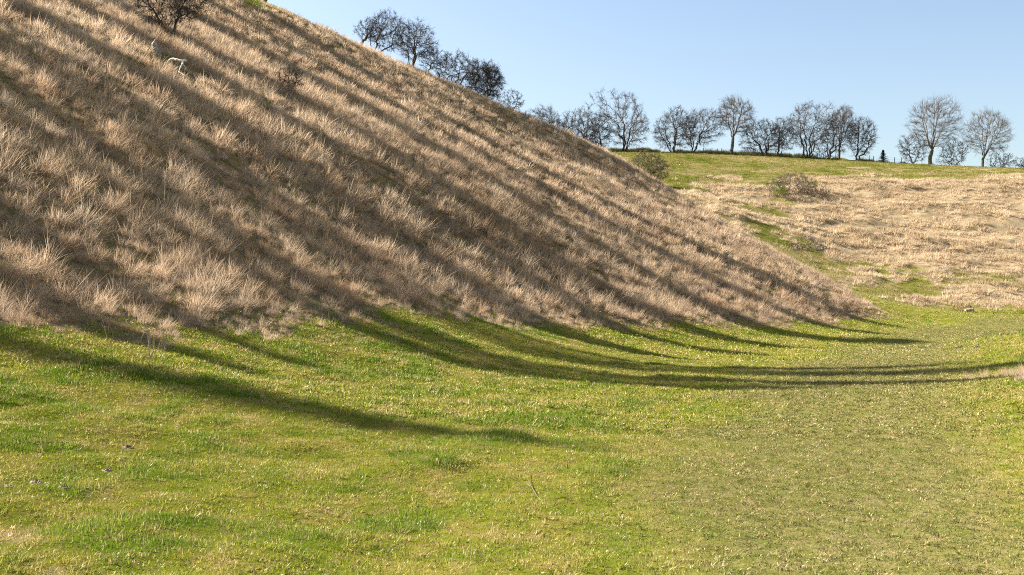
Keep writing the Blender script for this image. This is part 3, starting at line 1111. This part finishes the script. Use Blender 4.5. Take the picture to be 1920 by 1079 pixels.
# --- bushes on the far hillside
sight_tree("hawthorn_tree", "olive bare hawthorn standing on the far slope just behind the spur", 1222, 352, None, (1174, 282, 1260, 350), "haw", 71, 4.5, nstem=4, twig_r=0.014, spread=0.6, n_twig=4200,
           bark=M_HAW, twig_mat=M_OLIVE, flat=0.1)
sight_tree("elder_bush", "wide brown bush with a bright green patch at its foot on the far slope", 1482, 369, None, (1434, 320, 1536, 370), "haw", 72, 3.5, nstem=9, twig_r=0.010, spread=1.0, n_twig=4200,
           bark=M_HAW, twig_mat=M_BROWN, flat=0.0, cat="bush", up=0.05, leaf=(M_GREENLEAF, 900, 0.06, (-1.7, -1.6, 0.55), (1.1, 0.8, 0.65), "green_patch"))
sight_tree("bramble_bush", "low purplish bramble spilling right of the wide brown bush", 1522, 367, None, (1505, 345, 1556, 370), "haw", 73, 2, nstem=9, twig_r=0.010, spread=1.2, n_twig=1600, n_attr=200, flat=0.0, cat="bush", up=0.0)
sight_tree("bramble_bush", "dark scrub in the dip behind the spur below the bleached slope", 1506, 472, None, (1466, 452, 1560, 474), "haw", 74, 2, nstem=9, twig_r=0.009, spread=1.2, n_twig=2200, n_attr=240, flat=0.0, cat="bush", up=0.0)
sight_tree("dead_weed_clump", "grey-brown dead weed clump low on the far slope", 1771, 513, None, (1760, 492, 1785, 513), "haw", 75, 1.2, nstem=9, twig_r=0.007, spread=0.9, n_twig=800, n_attr=120, flat=0.0, cat="weeds", up=0.2,
           bark=M_STALK, twig_mat=M_STALK)

# --- bushes on the near hillside
bx, by, bz = ground_at(322, 70)
sight_tree("hawthorn_bush", "large dark hawthorn bush at the top of the near slope, left corner", 322, 70, by, (246, -50, 398, 52), "haw", 81, 8, nstem=4, spread=0.55, n_twig=3400, n_attr=460, flat=0.05, cat="bush", twig_r=0.006, lump=0.5)
bx, by, bz = ground_at(541, 174)
sight_tree("hawthorn_bush", "small leafless shrub alone on the tawny slope below the crest", 541, 174, by, (514, 118, 578, 168), "haw", 82, 4.5, nstem=4, spread=0.7, n_twig=700, n_attr=170, flat=0.25, cat="bush", twig_r=0.005)
gx1, gd1, gz1 = ground_at(297, 107)
stick_thing("dead_stump", "leaning grey splintered stump below the large dark bush", "stump",
            [([(297, 108), (294, 98), (290, 90), (289, 84), (292, 74)], [0.15, 0.14, 0.12, 0.10, 0.02], None), ([(291, 92), (287, 85), (287, 81)], [0.08, 0.06, 0.02], None)], gd1, M_SNAG, names=["trunk", "splinter"])
gx1, gd1, gz1 = ground_at(316, 116)
gd1 -= 0.6
stick_thing("fallen_branch", "bleached forked fallen branch arching over the tawny grass", "branch",
            [([(316, 116), (314, 110), (322, 104), (332, 106), (341, 108), (350, 107)], [0.035, 0.05, 0.058, 0.055, 0.05, 0.035], [0, 0, 0, -.1, -.2, -.2]),
             ([(343, 108), (342, 114), (338, 121), (335, 129)], [0.038, 0.034, 0.028, 0.02], [-.2, -.3, -.5, -.8]),
             ([(342, 113), (347, 119)], [0.035, 0.02], [-.3, -.4]),
             ([(335, 128), (341, 131), (346, 135), (355, 139)], [0.026, 0.03, 0.03, 0.02], [-.8, -.9, -1.0, -1.0])], gd1, M_DEAD, names=["limb", "fork", "twig", "fork_end"])

# --- dead stalk at the edge of the turf
gx1, gd1, gz1 = ground_at(282, 690)
stick_thing("dead_stalk", "pale bent dead stalk standing at the edge of the turf", "stalk",
            [([(281, 690), (281, 672), (279, 652), (279, 635), (276, 624), (272, 620), (268, 625), (265, 633)], [0.0085, 0.009, 0.0085, 0.008, 0.007, 0.0065, 0.006, 0.003], None),
             ([(281, 672), (286, 662), (289, 645), (289, 634), (287, 628)], [0.005, 0.006, 0.0055, 0.004, 0.002], None),
             ([(279, 636), (281, 630), (284, 625)], [0.005, 0.004, 0.002], None)], gd1, M_STALK, names=["stem", "side_stem", "side_stem"])

# --- twigs lying on the turf
def lying(name, label, pl, rad, lift, mat, extra=None):
    pts = []
    for (u, v), l in zip(pl, lift):
        g = ground_at(u, v)
        pts.append((g[0], g[1], g[2] + l))
    o = pts[0]
    root = empty(name, o)
    tube_path("stem", rebase(pts, o), rad, mat, root, 6, 0.1, 3)
    if extra:
        pl2, rad2, lift2 = extra
        p2 = []
        for (u, v), l in zip(pl2, lift2):
            g = ground_at(u, v)
            p2.append((g[0], g[1], g[2] + l))
        tube_path("side_twig", rebase(p2, o), rad2, mat, root, 6, 0.1, 4)
    tag(root, label, "twig", "twigs lying on the short turf")


lying("fallen_twig", "forked tan twig sticking up from the turf in the foreground", [(1017, 944), (1006, 934), (997, 920), (990, 908), (987, 888)], [0.0022, 0.0026, 0.0024, 0.002, 0.001],
      [0.0, 0.012, 0.018, 0.025, 0.03], M_TWIG, ([(995, 920), (989, 914), (982, 911)], [0.0025, 0.002, 0.001], [0.018, 0.02, 0.025]))
lying("fallen_twig", "arched brown twig flat on the turf beside the forked one", [(1040, 948), (1046, 945), (1060, 945), (1068, 948), (1072, 951)], [0.0025, 0.003, 0.003, 0.0025, 0.002],
      [0.0, 0.035, 0.04, 0.03, 0.005], M_HAWTWIG)

# --- molehills and a log on the valley floor
def lump(name, label, cat, px, py, rx, ry, rz, mat, seed, group=None, d0=4.0, d1=115.0, stretch=1.0):
    rng = np.random.default_rng(seed)
    g = ground_at(px, py, d0, d1)
    V, F = [], []
    R, S = 7, 14
    for i in range(R + 1):
        t = i / R
        for j in range(S):
            a = j / S * 2 * math.pi
            q = (1 - t) * (1 + rng.uniform(-0.13, 0.13))
            V.append((rx * q * math.cos(a), ry * q * math.sin(a), rz * (math.sin(t * math.pi / 2) ** 0.8) * (1 + rng.uniform(-0.18, 0.18)) - 0.02))
    for i in range(R):
        for j in range(S):
            j2 = (j + 1) % S
            F.append((i * S + j, i * S + j2, (i + 1) * S + j2, (i + 1) * S + j))
    o = mesh_obj(name, V, F, mat)
    o.location = g
    tag(o, label, cat, group)
    return o


lump("molehill", "leftmost of three small dark molehills on the trodden valley floor", "molehill", 1737, 659, 0.10, 0.10, 0.05, M_SOIL, 1, "molehills on the valley floor")
lump("molehill", "middle one of three small dark molehills on the valley floor", "molehill", 1799, 653, 0.16, 0.12, 0.06, M_SOIL, 2, "molehills on the valley floor")
lump("molehill", "rightmost of three small dark molehills on the valley floor", "molehill", 1833, 653, 0.15, 0.11, 0.05, M_SOIL, 3, "molehills on the valley floor")
lump("rabbit_scrape", "dark bare earth scrape in the bleached far slope", "scrape", 1776, 465, 0.75, 0.6, 0.45, M_SOIL, 4, d0=88, d1=170)

for k, (px, py, r_, lab) in enumerate([(200, 884, 0.050, "roundest brown earth clod in the foreground turf, beside a green tuft"),
                                       (240, 842, 0.060, "flat dark earth clod below the long foreground shadow"),
                                       (66, 908, 0.055, "brown earth clod near the left edge of the foreground turf"),
                                       (16, 914, 0.045, "small brown earth clod at the very left edge of the turf"),
                                       (120, 918, 0.050, "dark earth clod between two others at the lower left"),
                                       (394, 921, 0.030, "tiny reddish earth clod alone in the foreground turf")]):
    lump("earth_clod", lab, "clod", px, py, r_ * 1.3, r_, r_ * 0.8, M_CLOD, 20 + k, "earth clods in the foreground turf")

g = ground_at(1818, 586, 60)
logroot = empty("cut_log", (g[0], g[1], g[2]))
tube_path("log", [(-0.38, -0.05, 0.13), (0.0, 0, 0.15), (0.30, 0.05, 0.16)], [0.12, 0.15, 0.16], M_STONE, logroot, 10, 0.08, 9)
tube_path("cut_end", [(0.30, 0.05, 0.16), (0.325, 0.054, 0.16)], [0.14, 0.14], M_SOIL, logroot, 10, 0.05, 9)
tag(logroot, "short pale log with a dark cut end lying below the far slope", "log")

# --- post and wire fence in the hedgerow
fx0 = (1334 - 960) * HD / FPX
fence = empty("wire_fence", (fx0, HD - 0.4, hgt(fx0, HD - 0.4)))
rngf = random.Random(5)
tops = []
for px in (1318, 1334, 1343.5, 1353, 1368, 1392, 1411, 1424, 1480, 1497, 1532, 1566, 1628, 1637, 1676, 1688):
    x = (px - 960) * HD / FPX
    y = HD - 0.4 + rngf.uniform(-0.1, 0.1)
    z = hgt(x, y)
    h = rngf.uniform(1.15, 1.4)
    lx = rngf.uniform(-0.05, 0.05)
    o = fence.location
    tube_path("post", [(x - o[0], y - o[1], z - o[2] - 0.15), (x - o[0] + lx, y - o[1], z - o[2] + h)], [0.062, 0.055], M_POST, fence, 6, 0.05, int(px))
    tops.append((x - o[0] + lx, y - o[1] - 0.06, z - o[2] + h))
for k in range(3):
    tube_path("wire", [(p[0], p[1], p[2] - 0.12 - 0.3 * k) for p in tops], [0.006] * len(tops), M_WIRE, fence, 4)
tag(fence, "post and wire fence running through the skyline hedgerow", "fence")

# --- the row of trees further along the crest, beyond the upper left of the frame; their shadows rake the slope
RIMP = np.array(RIM, float)
rim_t = np.r_[0, np.cumsum(np.linalg.norm(np.diff(RIMP, axis=0), axis=1))]


def rim_at(t):
    return float(np.interp(t, rim_t, RIMP[:, 0])), float(np.interp(t, rim_t, RIMP[:, 1]))


shade = [(46, 12.0, 1.2, 91, 3000), (54, 11.0, 1.0, 89, 3000), (61.8, 14.4, 0.38, 92, 3400), (64.0, 10.8, 0.6, 84, 3200), (66.2, 10.4, 0.55, 83, 1900), (70.2, 14.6, 0.55, 93, 2200), (71.8, 17.4, 0.85, 94, 4200), (75.0, 17.0, 0.95, 90, 2900), (76.6, 15.6, 0.4, 82, 2200),
         (80.4, 10.4, 1.05, 95, 6000), (86.0, 10.4, 0.95, 96, 5400), (91.0, 10.8, 0.95, 87, 5600), (98.6, 11.8, 1.15, 97, 7000), (105.2, 10.4, 1.0, 98, 5800), (111.8, 9.2, 1.0, 99, 5200)]
for k, (t, H, r, seed, nleaf) in enumerate(shade):
    x, y = rim_at(t)
    make_tree("hawthorn_tree", "unseen crest tree beyond the upper left of the frame, leaf column added to solidify its shadow on the slope", (x, y, hgt(x, y)), H, (0, 0, H * 0.60), (r, r, H * 0.36), "haw", seed, 0.17,
              M_HAW, M_HAWTWIG, nstem=3, spread=0.4, n_twig=1100, n_attr=260, twig_r=0.02, twig_len=0.6, flat=0.0,
              leaf=(M_DULLLEAF, nleaf, 0.15, (0, 0, H * 0.53), (r, r, H * 0.46), "shadow_leaves", 1), group="crest trees beyond the frame")  # leaves added so the unseen tree throws a solid shadow

# ----------------------------------------------------------------------------
# grass: tufts spread over the ground
# ----------------------------------------------------------------------------
proto = bpy.data.collections.new("grass_tufts")


def tuft(name, seed, n, length, width, spread, mat, lean=0.45, droop=0.5, segs=3, stalk=0.0):
    rng = np.random.default_rng(seed)
    V, F, bcv = [], [], []
    for b in range(n):
        a = rng.uniform(0, 6.283)
        rr = spread * math.sqrt(rng.uniform(0, 1))
        p = np.array([rr * math.cos(a), rr * math.sin(a), -0.02])
        ya = a + rng.normal(0, 0.9)
        L = length * rng.uniform(0.45, 1.15)
        tilt = abs(rng.normal(0, lean)) * (0.4 + 0.8 * rr / spread)
        dr = droop * rng.uniform(0.3, 1.3)
        if stalk and rng.uniform() < stalk:
            L *= 1.45
            tilt *= 0.5
            dr *= 0.3
        fa = rng.uniform(0, 6.283)
        w = width * rng.uniform(0.6, 1.3)
        c = rng.uniform(0, 1)
        base = len(V)
        for s in range(segs + 1):
            t = s / segs
            side = np.array([math.cos(fa + 0.5 * t), math.sin(fa + 0.5 * t), 0.0]) * w * 0.5 * (1 - 0.75 * t)
            if s == segs:
                V.append(tuple(p))
                bcv.append(c)
            else:
                V.append(tuple(p - side))
                V.append(tuple(p + side))
                bcv += [c, c]
            th = tilt + dr * t
            p = p + np.array([math.cos(ya) * math.sin(th), math.sin(ya) * math.sin(th), math.cos(th)]) * L / segs
        for s in range(segs):
            i = base + 2 * s
            if s == segs - 1:
                F.append((i, i + 1, i + 2))
            else:
                F.append((i, i + 1, i + 3, i + 2))
    me = bpy.data.meshes.new(name)
    me.from_pydata(V, [], F)
    me.materials.append(mat)
    at_ = me.attributes.new("bc", 'FLOAT', 'POINT')
    at_.data.foreach_set("value", np.array(bcv, np.float32))
    o = bpy.data.objects.new(name, me)
    return o


def tuft_set(name, objs):
    c = bpy.data.collections.new(name)
    for k, o in enumerate(objs):
        o.name = "%s_%02d" % (name, k)
        c.objects.link(o)
    return c


def instance_nodes(name, coll):
    g = bpy.data.node_groups.new(name, 'GeometryNodeTree')
    g.interface.new_socket("Geometry", in_out='INPUT', socket_type='NodeSocketGeometry')
    g.interface.new_socket("Geometry", in_out='OUTPUT', socket_type='NodeSocketGeometry')
    gi = g.nodes.new("NodeGroupInput")
    go = g.nodes.new("NodeGroupOutput")
    ci = g.nodes.new("GeometryNodeCollectionInfo")
    ci.inputs["Collection"].default_value = coll
    ci.inputs["Separate Children"].default_value = True
    ci.inputs["Reset Children"].default_value = True
    ip = g.nodes.new("GeometryNodeInstanceOnPoints")
    ip.inputs["Pick Instance"].default_value = True

    def na(nm, dt):
        n = g.nodes.new("GeometryNodeInputNamedAttribute")
        n.data_type = dt
        n.inputs["Name"].default_value = nm
        return n.outputs["Attribute"]

    g.links.new(gi.outputs[0], ip.inputs["Points"])
    g.links.new(ci.outputs[0], ip.inputs["Instance"])
    g.links.new(na("idx", 'INT'), ip.inputs["Instance Index"])
    g.links.new(na("rot", 'FLOAT_VECTOR'), ip.inputs["Rotation"])
    g.links.new(na("scl", 'FLOAT_VECTOR'), ip.inputs["Scale"])
    g.links.new(ip.outputs[0], go.inputs[0])
    return g


def scatter(name, label, x, y, idx, up, yaw, scl, v, p, coll, cat):
    z = height(x, y)
    n = len(x)
    me = bpy.data.meshes.new(name)
    me.vertices.add(n)
    me.vertices.foreach_set("co", np.c_[x, y, z].astype(np.float32).ravel())
    up = up / np.linalg.norm(up, axis=1)[:, None]
    # rotation taking local z to 'up' after a turn by yaw about local z
    ref = np.c_[np.cos(yaw), np.sin(yaw), np.zeros(n)]
    X = ref - up * (ref * up).sum(1)[:, None]
    X /= np.linalg.norm(X, axis=1)[:, None]
    Y = np.cross(up, X)
    b = -np.arcsin(np.clip(X[:, 2], -1, 1))
    a = np.arctan2(Y[:, 2], up[:, 2])
    c = np.arctan2(X[:, 1], X[:, 0])
    for nm, dt, val in (("rot", 'FLOAT_VECTOR', np.c_[a, b, c]), ("scl", 'FLOAT_VECTOR', scl), ("idx", 'INT', idx), ("v", 'FLOAT', v), ("p", 'FLOAT', p), ("h", 'FLOAT', R.uniform(0, 1, n))):
        at_ = me.attributes.new(nm, dt, 'POINT')
        if dt == 'FLOAT_VECTOR':
            at_.data.foreach_set("vector", val.astype(np.float32).ravel())
        elif dt == 'INT':
            at_.data.foreach_set("value", val.astype(np.int32))
        else:
            at_.data.foreach_set("value", val.astype(np.float32))
    o = bpy.data.objects.new(name, me)
    COL.objects.link(o)
    md = o.modifiers.new("tufts", 'NODES')
    md.node_group = instance_nodes(name, coll)
    tag(o, label, cat, kind="stuff")
    return o


def slope(x, y, e=0.4):
    gx_ = (base_height(x + e, y) - base_height(x - e, y)) / (2 * e)
    gy_ = (base_height(x, y + e) - base_height(x, y - e)) / (2 * e)
    return gx_, gy_


def seen_area(rng, d0, d1, density, side=0.60, pad=2.5):
    """Even random points in the wedge in front of the eye."""
    area = (d1 - d0) * (side * (d0 + d1) + 2 * pad)
    n = int(area * density)
    hw1 = side * d1 + pad
    y = rng.uniform(d0, d1, int(n * 2.2))
    x = rng.uniform(-hw1, hw1, int(n * 2.2))
    k = np.abs(x) < side * y + pad
    m = int((d1 - d0) * 2 * hw1 * density)
    x, y = x[:m], y[:m]
    k = np.abs(x) < side * y + pad
    return x[k], y[k]


R = np.random.default_rng(2024)

# dry rough grass on the near hill --------------------------------------------
set_near = tuft_set("dry_tuft_near", [tuft("t", 100 + k, 120, 0.33, 0.0054, 0.115, M_DRY, 0.55, 0.8, 4, 0.06) for k in range(8)])
set_mid = tuft_set("dry_tuft_mid", [tuft("t", 120 + k, 84, 0.37, 0.0105, 0.14, M_DRY, 0.55, 0.8, 3, 0.06) for k in range(8)])
set_far = tuft_set("dry_tuft_far", [tuft("t", 140 + k, 52, 0.38, 0.021, 0.19, M_DRY, 0.55, 0.75, 2, 0.04) for k in range(8)])


CLEAR = [(*ground_at(297, 107)[:2], 0.35), (*ground_at(332, 122)[:2], 0.8), (*ground_at(300, 120)[:2], 0.5), (*ground_at(343, 140)[:2], 0.6), (*ground_at(282, 690)[:2], 0.5)]


def spread_out(x, y, cell, keep_n=1):
    """Thin random points so that tussocks keep their distance (one per jittered cell)."""
    key = np.floor(x / cell).astype(np.int64) * 100003 + np.floor(y / cell).astype(np.int64)
    _, first = np.unique(key, return_index=True)
    return x[first], y[first]


def hill_grass(name, label, d0, d1, cell, thatch, coll, ncol):
    # tussocks, each a rounded clump of its own
    x, y = seen_area(R, d0, d1, 3.2 / cell ** 2)
    x, y = spread_out(x + 0.02 * y, y, cell)
    x = x - 0.02 * y
    big = np.ones(len(x))
    # low matted growth between them
    x2, y2 = seen_area(R, d0, d1, thatch)
    x, y, big = np.r_[x, x2], np.r_[y, y2], np.r_[big, np.zeros(len(x2))]
    hm = hill_mask(x, y)
    gap = 0.7 * vnoise(x, y, 1.9, 61) + 0.5 * vnoise(x, y, 0.8, 62)
    keep = (hm > R.uniform(0.15, 0.8, len(x))) & ((gap > -0.5 + R.normal(0, 0.2, len(x))) | (big < 0.5))
    for cx_, cy_, cr_ in CLEAR:
        keep &= np.hypot(x - cx_, y - cy_) > cr_
    x, y, big, gap = x[keep], y[keep], big[keep], gap[keep]
    gx_, gy_ = slope(x, y)
    n = len(x)
    lean = 0.40 + 0.15 * vnoise(x, y, 4.0, 63) + 0.25 * vnoise(x, y, 1.2, 64)
    up = np.c_[-gx_ * 0.75, -gy_ * 0.75, np.ones(n)] + np.c_[lean * 0.5, -0.1 * lean, np.zeros(n)] + R.normal(0, 0.16, (n, 3)) * np.array([1, 1, 0])
    md, ms, _ = poly_dist(x, y, MARGIN)
    edge = smooth(-0.3, 2.0, md * ms)
    s = np.where(big > 0.5, (0.95 + 0.25 * gap) * np.exp(R.normal(0, 0.22, n)), R.uniform(0.35, 0.68, n))
    s = np.clip(s, 0.3, 1.6) * (0.45 + 0.55 * edge)
    w = np.where(big > 0.5, s * 1.1, s * 1.5)
    scl = np.c_[w, w, s]
    v = np.clip(np.where(big > 0.5, 0.60, 0.40) - 0.25 * (1 - edge) + 0.30 * vnoise(x, y, 2.4, 66) + R.normal(0, 0.20, n), 0, 1)
    scatter(name, label, x, y, R.integers(0, ncol, n), up, R.uniform(0, 6.283, n), scl, v, np.zeros(n), coll, "grass")
    return n


cnt = hill_grass("dry_grass", "long tawny dead grass on the lower left of the near hillside", 8.0, 30.0, 0.36, 12, set_near, 8)
cnt += hill_grass("dry_grass", "tawny dead grass over the middle of the near hillside", 30.0, 56.0, 0.42, 8, set_mid, 8)
cnt += hill_grass("dry_grass", "tawny dead grass on the crest and spur of the near hillside", 56.0, 101.0, 0.55, 5, set_far, 8)

# bleached grass of the far slope ----------------------------------------------
set_slope = tuft_set("bleached_tuft", [tuft("t", 160 + k, 32, 0.46, 0.045, 0.30, M_DRYFAR, 0.75, 1.0, 2) for k in range(6)])
x, y = seen_area(R, 84, 165, 6.0, side=0.53)
k = x > 0.02 * y
x, y = x[k], y[k]
fm = far_mask(x, y, base_height(x, y))
k = (fm > R.uniform(0.2, 0.9, len(x))) & (vnoise(x * 0.35, y, 1.6, 71) + 0.5 * vnoise(x, y, 1.2, 74) + R.normal(0, 0.3, len(x)) > -0.6)
x, y = x[k], y[k]
n = len(x)
gx_, gy_ = slope(x, y)
up = np.c_[-gx_ * 0.5 + 0.1, -gy_ * 0.5, np.ones(n)] + R.normal(0, 0.2, (n, 3)) * np.array([1, 1, 0])
s = np.clip((0.9 + 0.45 * vnoise(x, y, 1.7, 72)) * R.uniform(0.6, 1.3, n), 0.3, 1.7)
scatter("bleached_grass", "bleached tussock grass covering the far hillside", x, y, R.integers(0, 6, n), up, R.uniform(0, 6.283, n), np.c_[s, s, s * 0.9],
        np.clip(0.55 + 0.3 * vnoise(x, y, 3.0, 73) + R.normal(0, 0.2, n), 0, 1), np.zeros(n), set_slope, "grass")
cnt += n

# close turf of the upper field and the side valley
set_field = tuft_set("field_tuft", [tuft("t", 190 + k, 26, 0.15, 0.055, 0.45, M_FIELD, 0.8, 0.8, 2) for k in range(5)])
x, y = seen_area(R, 84, 190, 3.0, side=0.52)
k = (x > 0.04 * y)
x, y = x[k], y[k]
k = far_mask(x, y, base_height(x, y)) < R.uniform(0.2, 0.8, len(x))
x, y = x[k], y[k]
n = len(x)
gx_, gy_ = slope(x, y)
scatter("field_grass", "cropped green grass of the upper field and the side valley", x, y, R.integers(0, 5, n), np.c_[-gx_ + R.normal(0, 0.15, n), -gy_ + R.normal(0, 0.15, n), np.ones(n)], R.uniform(0, 6.283, n),
        np.c_[np.repeat(R.uniform(0.7, 1.3, n)[:, None], 2, 1), np.exp(R.normal(0, 0.4, n))], R.uniform(0, 1, n), np.zeros(n), set_field, "grass")
cnt += n

# rough grass on the hedge bank, hedgerow shade painted in, and the right-hand bank
set_rough = tuft_set("rough_tuft", [tuft("t", 170 + k, 40, 0.75, 0.05, 0.40, M_SHADED_ROUGH, 0.6, 0.9, 2) for k in range(5)])
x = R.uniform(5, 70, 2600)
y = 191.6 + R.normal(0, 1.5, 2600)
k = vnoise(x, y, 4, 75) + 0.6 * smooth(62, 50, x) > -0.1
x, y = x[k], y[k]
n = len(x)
scatter("hedge_bank_grass", "rough grass and scrub, hedgerow shade painted into its colour, along the foot of the skyline hedgerow", x, y, R.integers(0, 5, n), np.c_[R.normal(0, 0.2, n), R.normal(0, 0.2, n), np.ones(n)], R.uniform(0, 6.283, n),
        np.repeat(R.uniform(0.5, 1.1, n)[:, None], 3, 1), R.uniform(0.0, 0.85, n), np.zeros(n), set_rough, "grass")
x, y = R.uniform(8, 16, 1500), R.uniform(13, 27, 1500)
bm = bank_mask(x, y)
k = bm > R.uniform(0.3, 0.9, 1500)
x, y = x[k], y[k]
n = len(x)
scatter("bank_grass", "bleached grass tufts on the bank at the right edge", x, y, R.integers(0, 8, n), np.c_[R.normal(-0.1, 0.2, n), R.normal(0, 0.2, n), np.ones(n)], R.uniform(0, 6.283, n),
        np.repeat(R.uniform(0.3, 0.8, n)[:, None], 3, 1), R.uniform(0.5, 1.0, n), np.zeros(n), set_near, "grass")

# short turf of the valley floor -------------------------------------------------
turf_a = tuft_set("turf_near", [tuft("t", 200 + k, 30, 0.044, 0.0062, 0.065, M_TURF, 1.0, 1.0, 2) for k in range(8)])
turf_b = tuft_set("turf_mid", [tuft("t", 220 + k, 24, 0.052, 0.014, 0.11, M_TURF, 1.0, 1.0, 2) for k in range(6)])
turf_c = tuft_set("turf_far", [tuft("t", 240 + k, 24, 0.065, 0.032, 0.24, M_TURF, 0.95, 1.0, 2) for k in range(6)])


def turf(name, label, d0, d1, density, coll, ncol):
    x, y = seen_area(R, d0, d1, density, side=0.56, pad=1.5)
    hm = np.maximum(hill_mask(x, y), bank_mask(x, y))
    keep = hm < R.uniform(0.45, 1.25, len(x))
    x, y = x[keep], y[keep]
    n = len(x)
    pm = path_mask(x, y)
    lush = lush_mask(x, y)
    s = (0.75 + 0.6 * lush) * (1 - 0.4 * pm) * np.exp(R.normal(0, 0.33, n))
    gx_, gy_ = slope(x, y)
    up = np.c_[-gx_ * 0.8, -gy_ * 0.8, np.ones(n)] + R.normal(0, 0.10, (n, 3)) * np.array([1, 1, 0])
    up += R.normal(0, 0.16, (n, 3)) * np.array([1, 1, 0])
    hsc = R.uniform(0.75, 1.35, n)
    scatter(name, label, x, y, R.integers(0, ncol, n), up, R.uniform(0, 6.283, n), np.c_[hsc, hsc, s], lush, pm, coll, "grass")
    return n


cnt += turf("turf", "short green and yellow turf in the foreground", 4.6, 12.5, 430, turf_a, 8)
cnt += turf("turf", "short turf in the middle of the valley floor", 12.5, 30.0, 190, turf_b, 6)
cnt += turf("turf", "short turf on the far part of the valley floor", 30.0, 88.0, 36, turf_c, 6)

# taller lush clumps and straw tussocks in the turf
set_lush = tuft_set("lush_clump", [tuft("t", 260 + k, 60, 0.066, 0.0060, 0.10, M_TURF, 0.85, 0.9, 3) for k in range(5)])
x, y = seen_area(R, 4.6, 26.0, 14.0, side=0.54, pad=1.0)
q = lush_mask(x, y)
k = (q > R.uniform(0.3, 0.95, len(x))) & (hill_mask(x, y) < 0.4)
x, y = x[k], y[k]
n = len(x)
scatter("lush_grass", "tufts of longer bright green grass in the foreground turf", x, y, R.integers(0, 5, n), np.c_[R.normal(0.1, 0.15, n), R.normal(0, 0.15, n), np.ones(n)], R.uniform(0, 6.283, n),
        np.repeat(R.uniform(0.6, 1.3, n)[:, None], 3, 1), R.uniform(0.6, 1, n), np.zeros(n), set_lush, "grass")
set_stray = tuft_set("stray_straw", [tuft("t", 280 + k, 7, 0.36, 0.004, 0.10, M_DRY, 0.25, 0.35, 4) for k in range(5)])
x, y = seen_area(R, 9.0, 26.0, 3.0, side=0.52, pad=0.5)
d_, s_, _ = poly_dist(x, y, MARGIN)
k = (s_ < 0) & (d_ < np.abs(R.normal(0, 0.9, len(x))))
x, y = x[k], y[k]
n = len(x)
scatter("stray_straw", "thin straw stems straggling along the edge of the turf", x, y, R.integers(0, 5, n), np.c_[R.normal(0.2, 0.2, n), R.normal(0, 0.15, n), np.ones(n)], R.uniform(0, 6.283, n),
        np.repeat(R.uniform(0.5, 1.2, n)[:, None], 3, 1), R.uniform(0.4, 1, n), np.zeros(n), set_stray, "grass")
print("grass instances:", cnt)
